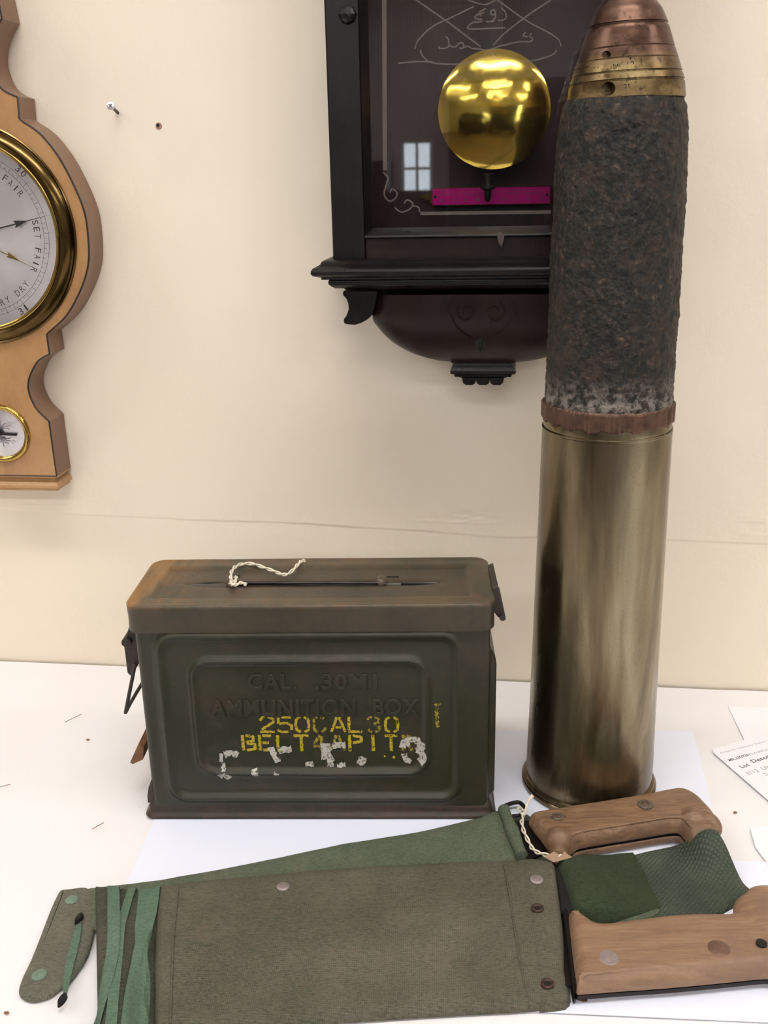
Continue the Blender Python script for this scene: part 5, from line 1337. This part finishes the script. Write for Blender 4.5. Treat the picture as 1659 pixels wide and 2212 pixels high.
for L_ in ([(385, 1918), (381, 1960), (374, 2040), (371, 2120), (368, 2212)], [(1088, 1868), (1100, 1930), (1112, 2010), (1128, 2100), (1146, 2178)]):
    obj('seam', tube([Vector((p.x, p.y, drop(p.x, p.y)+0.0002)) for p in crom([on_sheath(x, y) for x, y in L_], 12)], 0.0008, 6), M_CANV, fs)
for (x, y) in ((612, 1916), (1159, 1901)):
    p = on_sheath(x, y, 0.0006); rr = 0.0046
    obj('rivet', lathe([(rr, -0.004), (rr, 0.0002), (rr*0.85, 0.0008), (rr*0.5, 0.0009), (0, 0.0008)], 32, tuple(p)), M_RIVET, fs, label='round dull silver rivet')
for (x, y) in ((1161, 1963), (1183, 2126)):
    p = on_sheath(x, y, 0.0004)
    e_ = obj('eyelet', ring_lathe([(0.0042, -0.001), (0.0040, 0.0006), (0.0030, 0.0010), (0.0022, 0.0002), (0.0022, -0.001)], 28, tuple(p)), M_EYE, fs, label='rusty metal eyelet')
    obj('eyelet_hole', lathe([(0.0023, -0.001), (0.0023, 0.0001), (0, 0.0001)], 20, tuple(p)), M_BLACK, e_, frame=WORLD)
for (x, y) in ((170, 1981), (134, 2156)):
    p = on_sheath(x, y, 0.0002)
    obj('lace_slit', xf(lathe([(0.0, 0.0006), (0.0022, 0.0004), (0.0026, -0.003), (0.0, -0.003)], 14), Matrix.Translation(p) @ Matrix.Rotation(R_(-15), 4, 'Z') @ Matrix.Scale(1.9, 4, (0, 1, 0)) @ Matrix.Scale(0.75, 4, (1, 0, 0))), M_BLACK, fs)
# green tape lacing
for pts, wpx, lf in (([(292, 1913), (276, 1950), (263, 1995), (256, 2050), (250, 2110), (244, 2170), (238, 2240)], lambda t: 16+6*t, 0.0004),
                     ([(247, 1910), (246, 1960), (246, 2010), (244, 2060), (234, 2110), (220, 2165), (202, 2240)], 25, 0.0012),
                     ([(312, 1913), (308, 1960), (303, 2010), (306, 2060), (312, 2100), (311, 2160), (306, 2240)], 21, 0.0004),
                     ([(336, 1914), (330, 1955), (318, 2005), (306, 2050), (297, 2100), (287, 2160), (277, 2240)], 26, 0.0012)):
    obj('lacing_tape', lay_tape(pts, wpx, lf), M_LACE, fs, label='green cotton tape binding')
obj('lacing_tape', lay_tape([(170, 1984), (167, 2005), (160, 2035), (152, 2065), (146, 2095), (141, 2125), (138, 2150)], lambda t: 4+14*math.sin(math.pi*min(1, 0.1+t*0.9)), 0.0010), M_LACE, fs, label='short green tape between two slits')
# smooth loop and coarse webbing hanger
tl = [(1196, 1872), (1214, 1862), (1250, 1853), (1300, 1843), (1340, 1836), (1368, 1834)]
bl = [(1232, 1968), (1252, 1982), (1290, 1990), (1330, 1984), (1380, 1968), (1428, 1952)]
def zl(u, v, x, y, e):
    return 0.0050+0.0135*(1-math.exp(-e/0.004))*(1-0.93*sstep(0.25, 1.0, u))+0.0005*nz(x, y, 0, 60)
obj('belt_loop', coons(W(tl, 0.008), W(bl, 0.008), 50, 40, zl, lambda u, v: 0.0030, True), M_WEB, fs, smooth=70, label='smooth dark green webbing belt loop')
mo = smooth_outline([(1193, 1868), (1204, 1872), (1222, 1905), (1232, 1940), (1234, 1972), (1212, 1974), (1206, 1920)], 0.010, 3)
obj('loop_opening', puff(mo, [(0, 0.004), (0, 0.0105), (0.001, 0.0110)]), M_BLACK, fs, smooth=None, label='dark opening of the belt loop')
tc_ = [(1340, 1850), (1400, 1835), (1455, 1824), (1500, 1806), (1534, 1790), (1550, 1793)]
bc_ = [(1360, 1988), (1420, 1988), (1480, 1990), (1545, 1976), (1600, 1946), (1632, 1926)]
def zc_(u, v, x, y, e):
    return 0.0016+0.0024*(1-math.exp(-e/0.001))+0.0225*sstep(0.55, 0.92, u)*sstep(0.8, 0.0, v)
obj('webbing_strap', coons(W(tc_[:3], 0.004)+W(tc_[3:4], 0.018)+W(tc_[4:5], 0.025)+W(tc_[5:], 0.026), W(bc_, 0.004), 60, 40, zc_), M_COARSE, fs, smooth=70, label='coarse woven green webbing strap end')
un = smooth_outline([(1290, 1985), (1360, 1966), (1415, 1954), (1420, 1975), (1380, 1988), (1310, 1996)], 0.004, 3)
obj('loop_underside', puff(un, [(0, 0.001), (0, 0.0045), (0.001, 0.0048)]), M_CANVG, fs, smooth=50)

# --- front machete -----------------------------------------------
fm = thing('machete', 'machete in the front sheath with large smooth brown wooden grip', 'machete', (*TP(1450, 2050, 0)[:2], 0))
up = [(1226, 1976), (1236, 1970), (1254, 1973), (1274, 1986), (1290, 1995), (1320, 1995), (1380, 1987), (1440, 1980), (1500, 1976), (1545, 1976), (1572, 1976), (1588, 1968), (1598, 1952), (1603, 1934), (1614, 1920), (1640, 1914), (1680, 1918), (1720, 1940), (1745, 1985), (1752, 2040), (1740, 2085), (1705, 2102), (1659, 2098), (1600, 2103), (1520, 2111), (1440, 2118), (1340, 2125), (1262, 2131), (1246, 2130), (1240, 2104), (1232, 2040)]
grip(fm, up, 0.0080, 0.0225, [(1660, 1985, 0.0155, 0.022, 0.024, 0.0095, 0)], M_HW2, dome=0.0075)
tg = smooth_outline(up, 0.0153, 4)
obj('tang', puff(tg, [(0.0006, 0.0048), (0.0003, 0.0080)]), M_TANG, fm, smooth=30, label='dark steel tang between the grip scales')
low = smooth_outline(up, 0.0153, 4)
obj('lower_scale', puff(low, [(0.008, 0.0010), (0.005, 0.0016), (0.0025, 0.0030), (0.0015, 0.0049)]), M_HW1, fm, smooth=50)
obj('blade', prism([tuple(p) for p in W([(1244, 1985), (1250, 2128), (1216, 2132), (1210, 1985)], 0.009)], 0.0070, 0.0095, 'z'), M_TANG, fm)
obj('mouth_shade', puff(smooth_outline([(1216, 1974), (1228, 1974), (1238, 2040), (1244, 2110), (1246, 2130), (1238, 2134), (1226, 2050)], 0.012, 3), [(0, 0.0015), (0, 0.0135), (0.0005, 0.0142)]), M_TANG, fm, smooth=40, label='black strip standing for the shaded inside of the sheath mouth')  # dark solid drawn for the shade inside the sheath mouth
for (px, py, rr, m_, lb) in ((1315, 2069, 0.0062, M_RIVET, 'flat pale grey rivet'), (1553, 2048, 0.0068, M_RIVB, 'flat brown rivet')):
    p = TP(px, py, 0.0212)
    obj('rivet', lathe([(rr, -0.002), (rr, 0.0001), (rr*0.93, 0.0005), (0, 0.0007)], 36, tuple(p)), m_, fm, label=lb)
p = TP(1645, 2037, 0.0222); obj('lanyard_hole', lathe([(0.0034, -0.003), (0.0034, 0.00035), (0.0028, 0.0003), (0, 0.0002)], 24, tuple(p)), M_BLACK, fm, label='dark lanyard hole')

# --- string and card tag ------------------------------------------
st = thing('string_tag', 'cream string tied to the black wire loop with a brown card tag', 'tag', (*TP(1150, 1800, 0)[:2], 0.006))
zz_ = 0.012
S_ = lambda x, y, z=zz_: TP(x, y, z)
g = [twine([S_(1131, 1757, .011), S_(1127, 1775), S_(1131, 1795, .013), S_(1140, 1815, .013), S_(1150, 1833, .013), S_(1165, 1843, .013), S_(1185, 1848, .015), S_(1205, 1851, .016), S_(1213, 1849, .017)], 0.0007, 4, 0.0010),
     tube(crom([S_(1133, 1760, .012), S_(1137, 1745, .014), S_(1142, 1730, .016), S_(1150, 1719, .018)], 5), 0.0012, 7, rf=lambda t: 0.9+0.4*(t > 0.9)),
     tube(crom([S_(1131, 1760, .012), S_(1124, 1755, .010), S_(1118, 1748, .009), S_(1124, 1744, .010), S_(1132, 1752, .012)], 6), 0.0008, 6),
     xf(lathe([(0, -0.002), (0.0016, -0.001), (0.0018, 0.0006), (0, 0.002)], 10), Matrix.Translation(S_(1131, 1759, .0125)))]
obj('string', join(*g), M_TWINE, st)
card = [(1176, 1851), (1187, 1845), (1197, 1839), (1205, 1844), (1211, 1850), (1219, 1838), (1227, 1846), (1236, 1851), (1224, 1855), (1196, 1862), (1186, 1857)]
obj('card_tag', prism(W(card, 0.0172), 0.0168, 0.0172, 'z'), M_CARD, st, smooth=None, label='torn brown card tag')
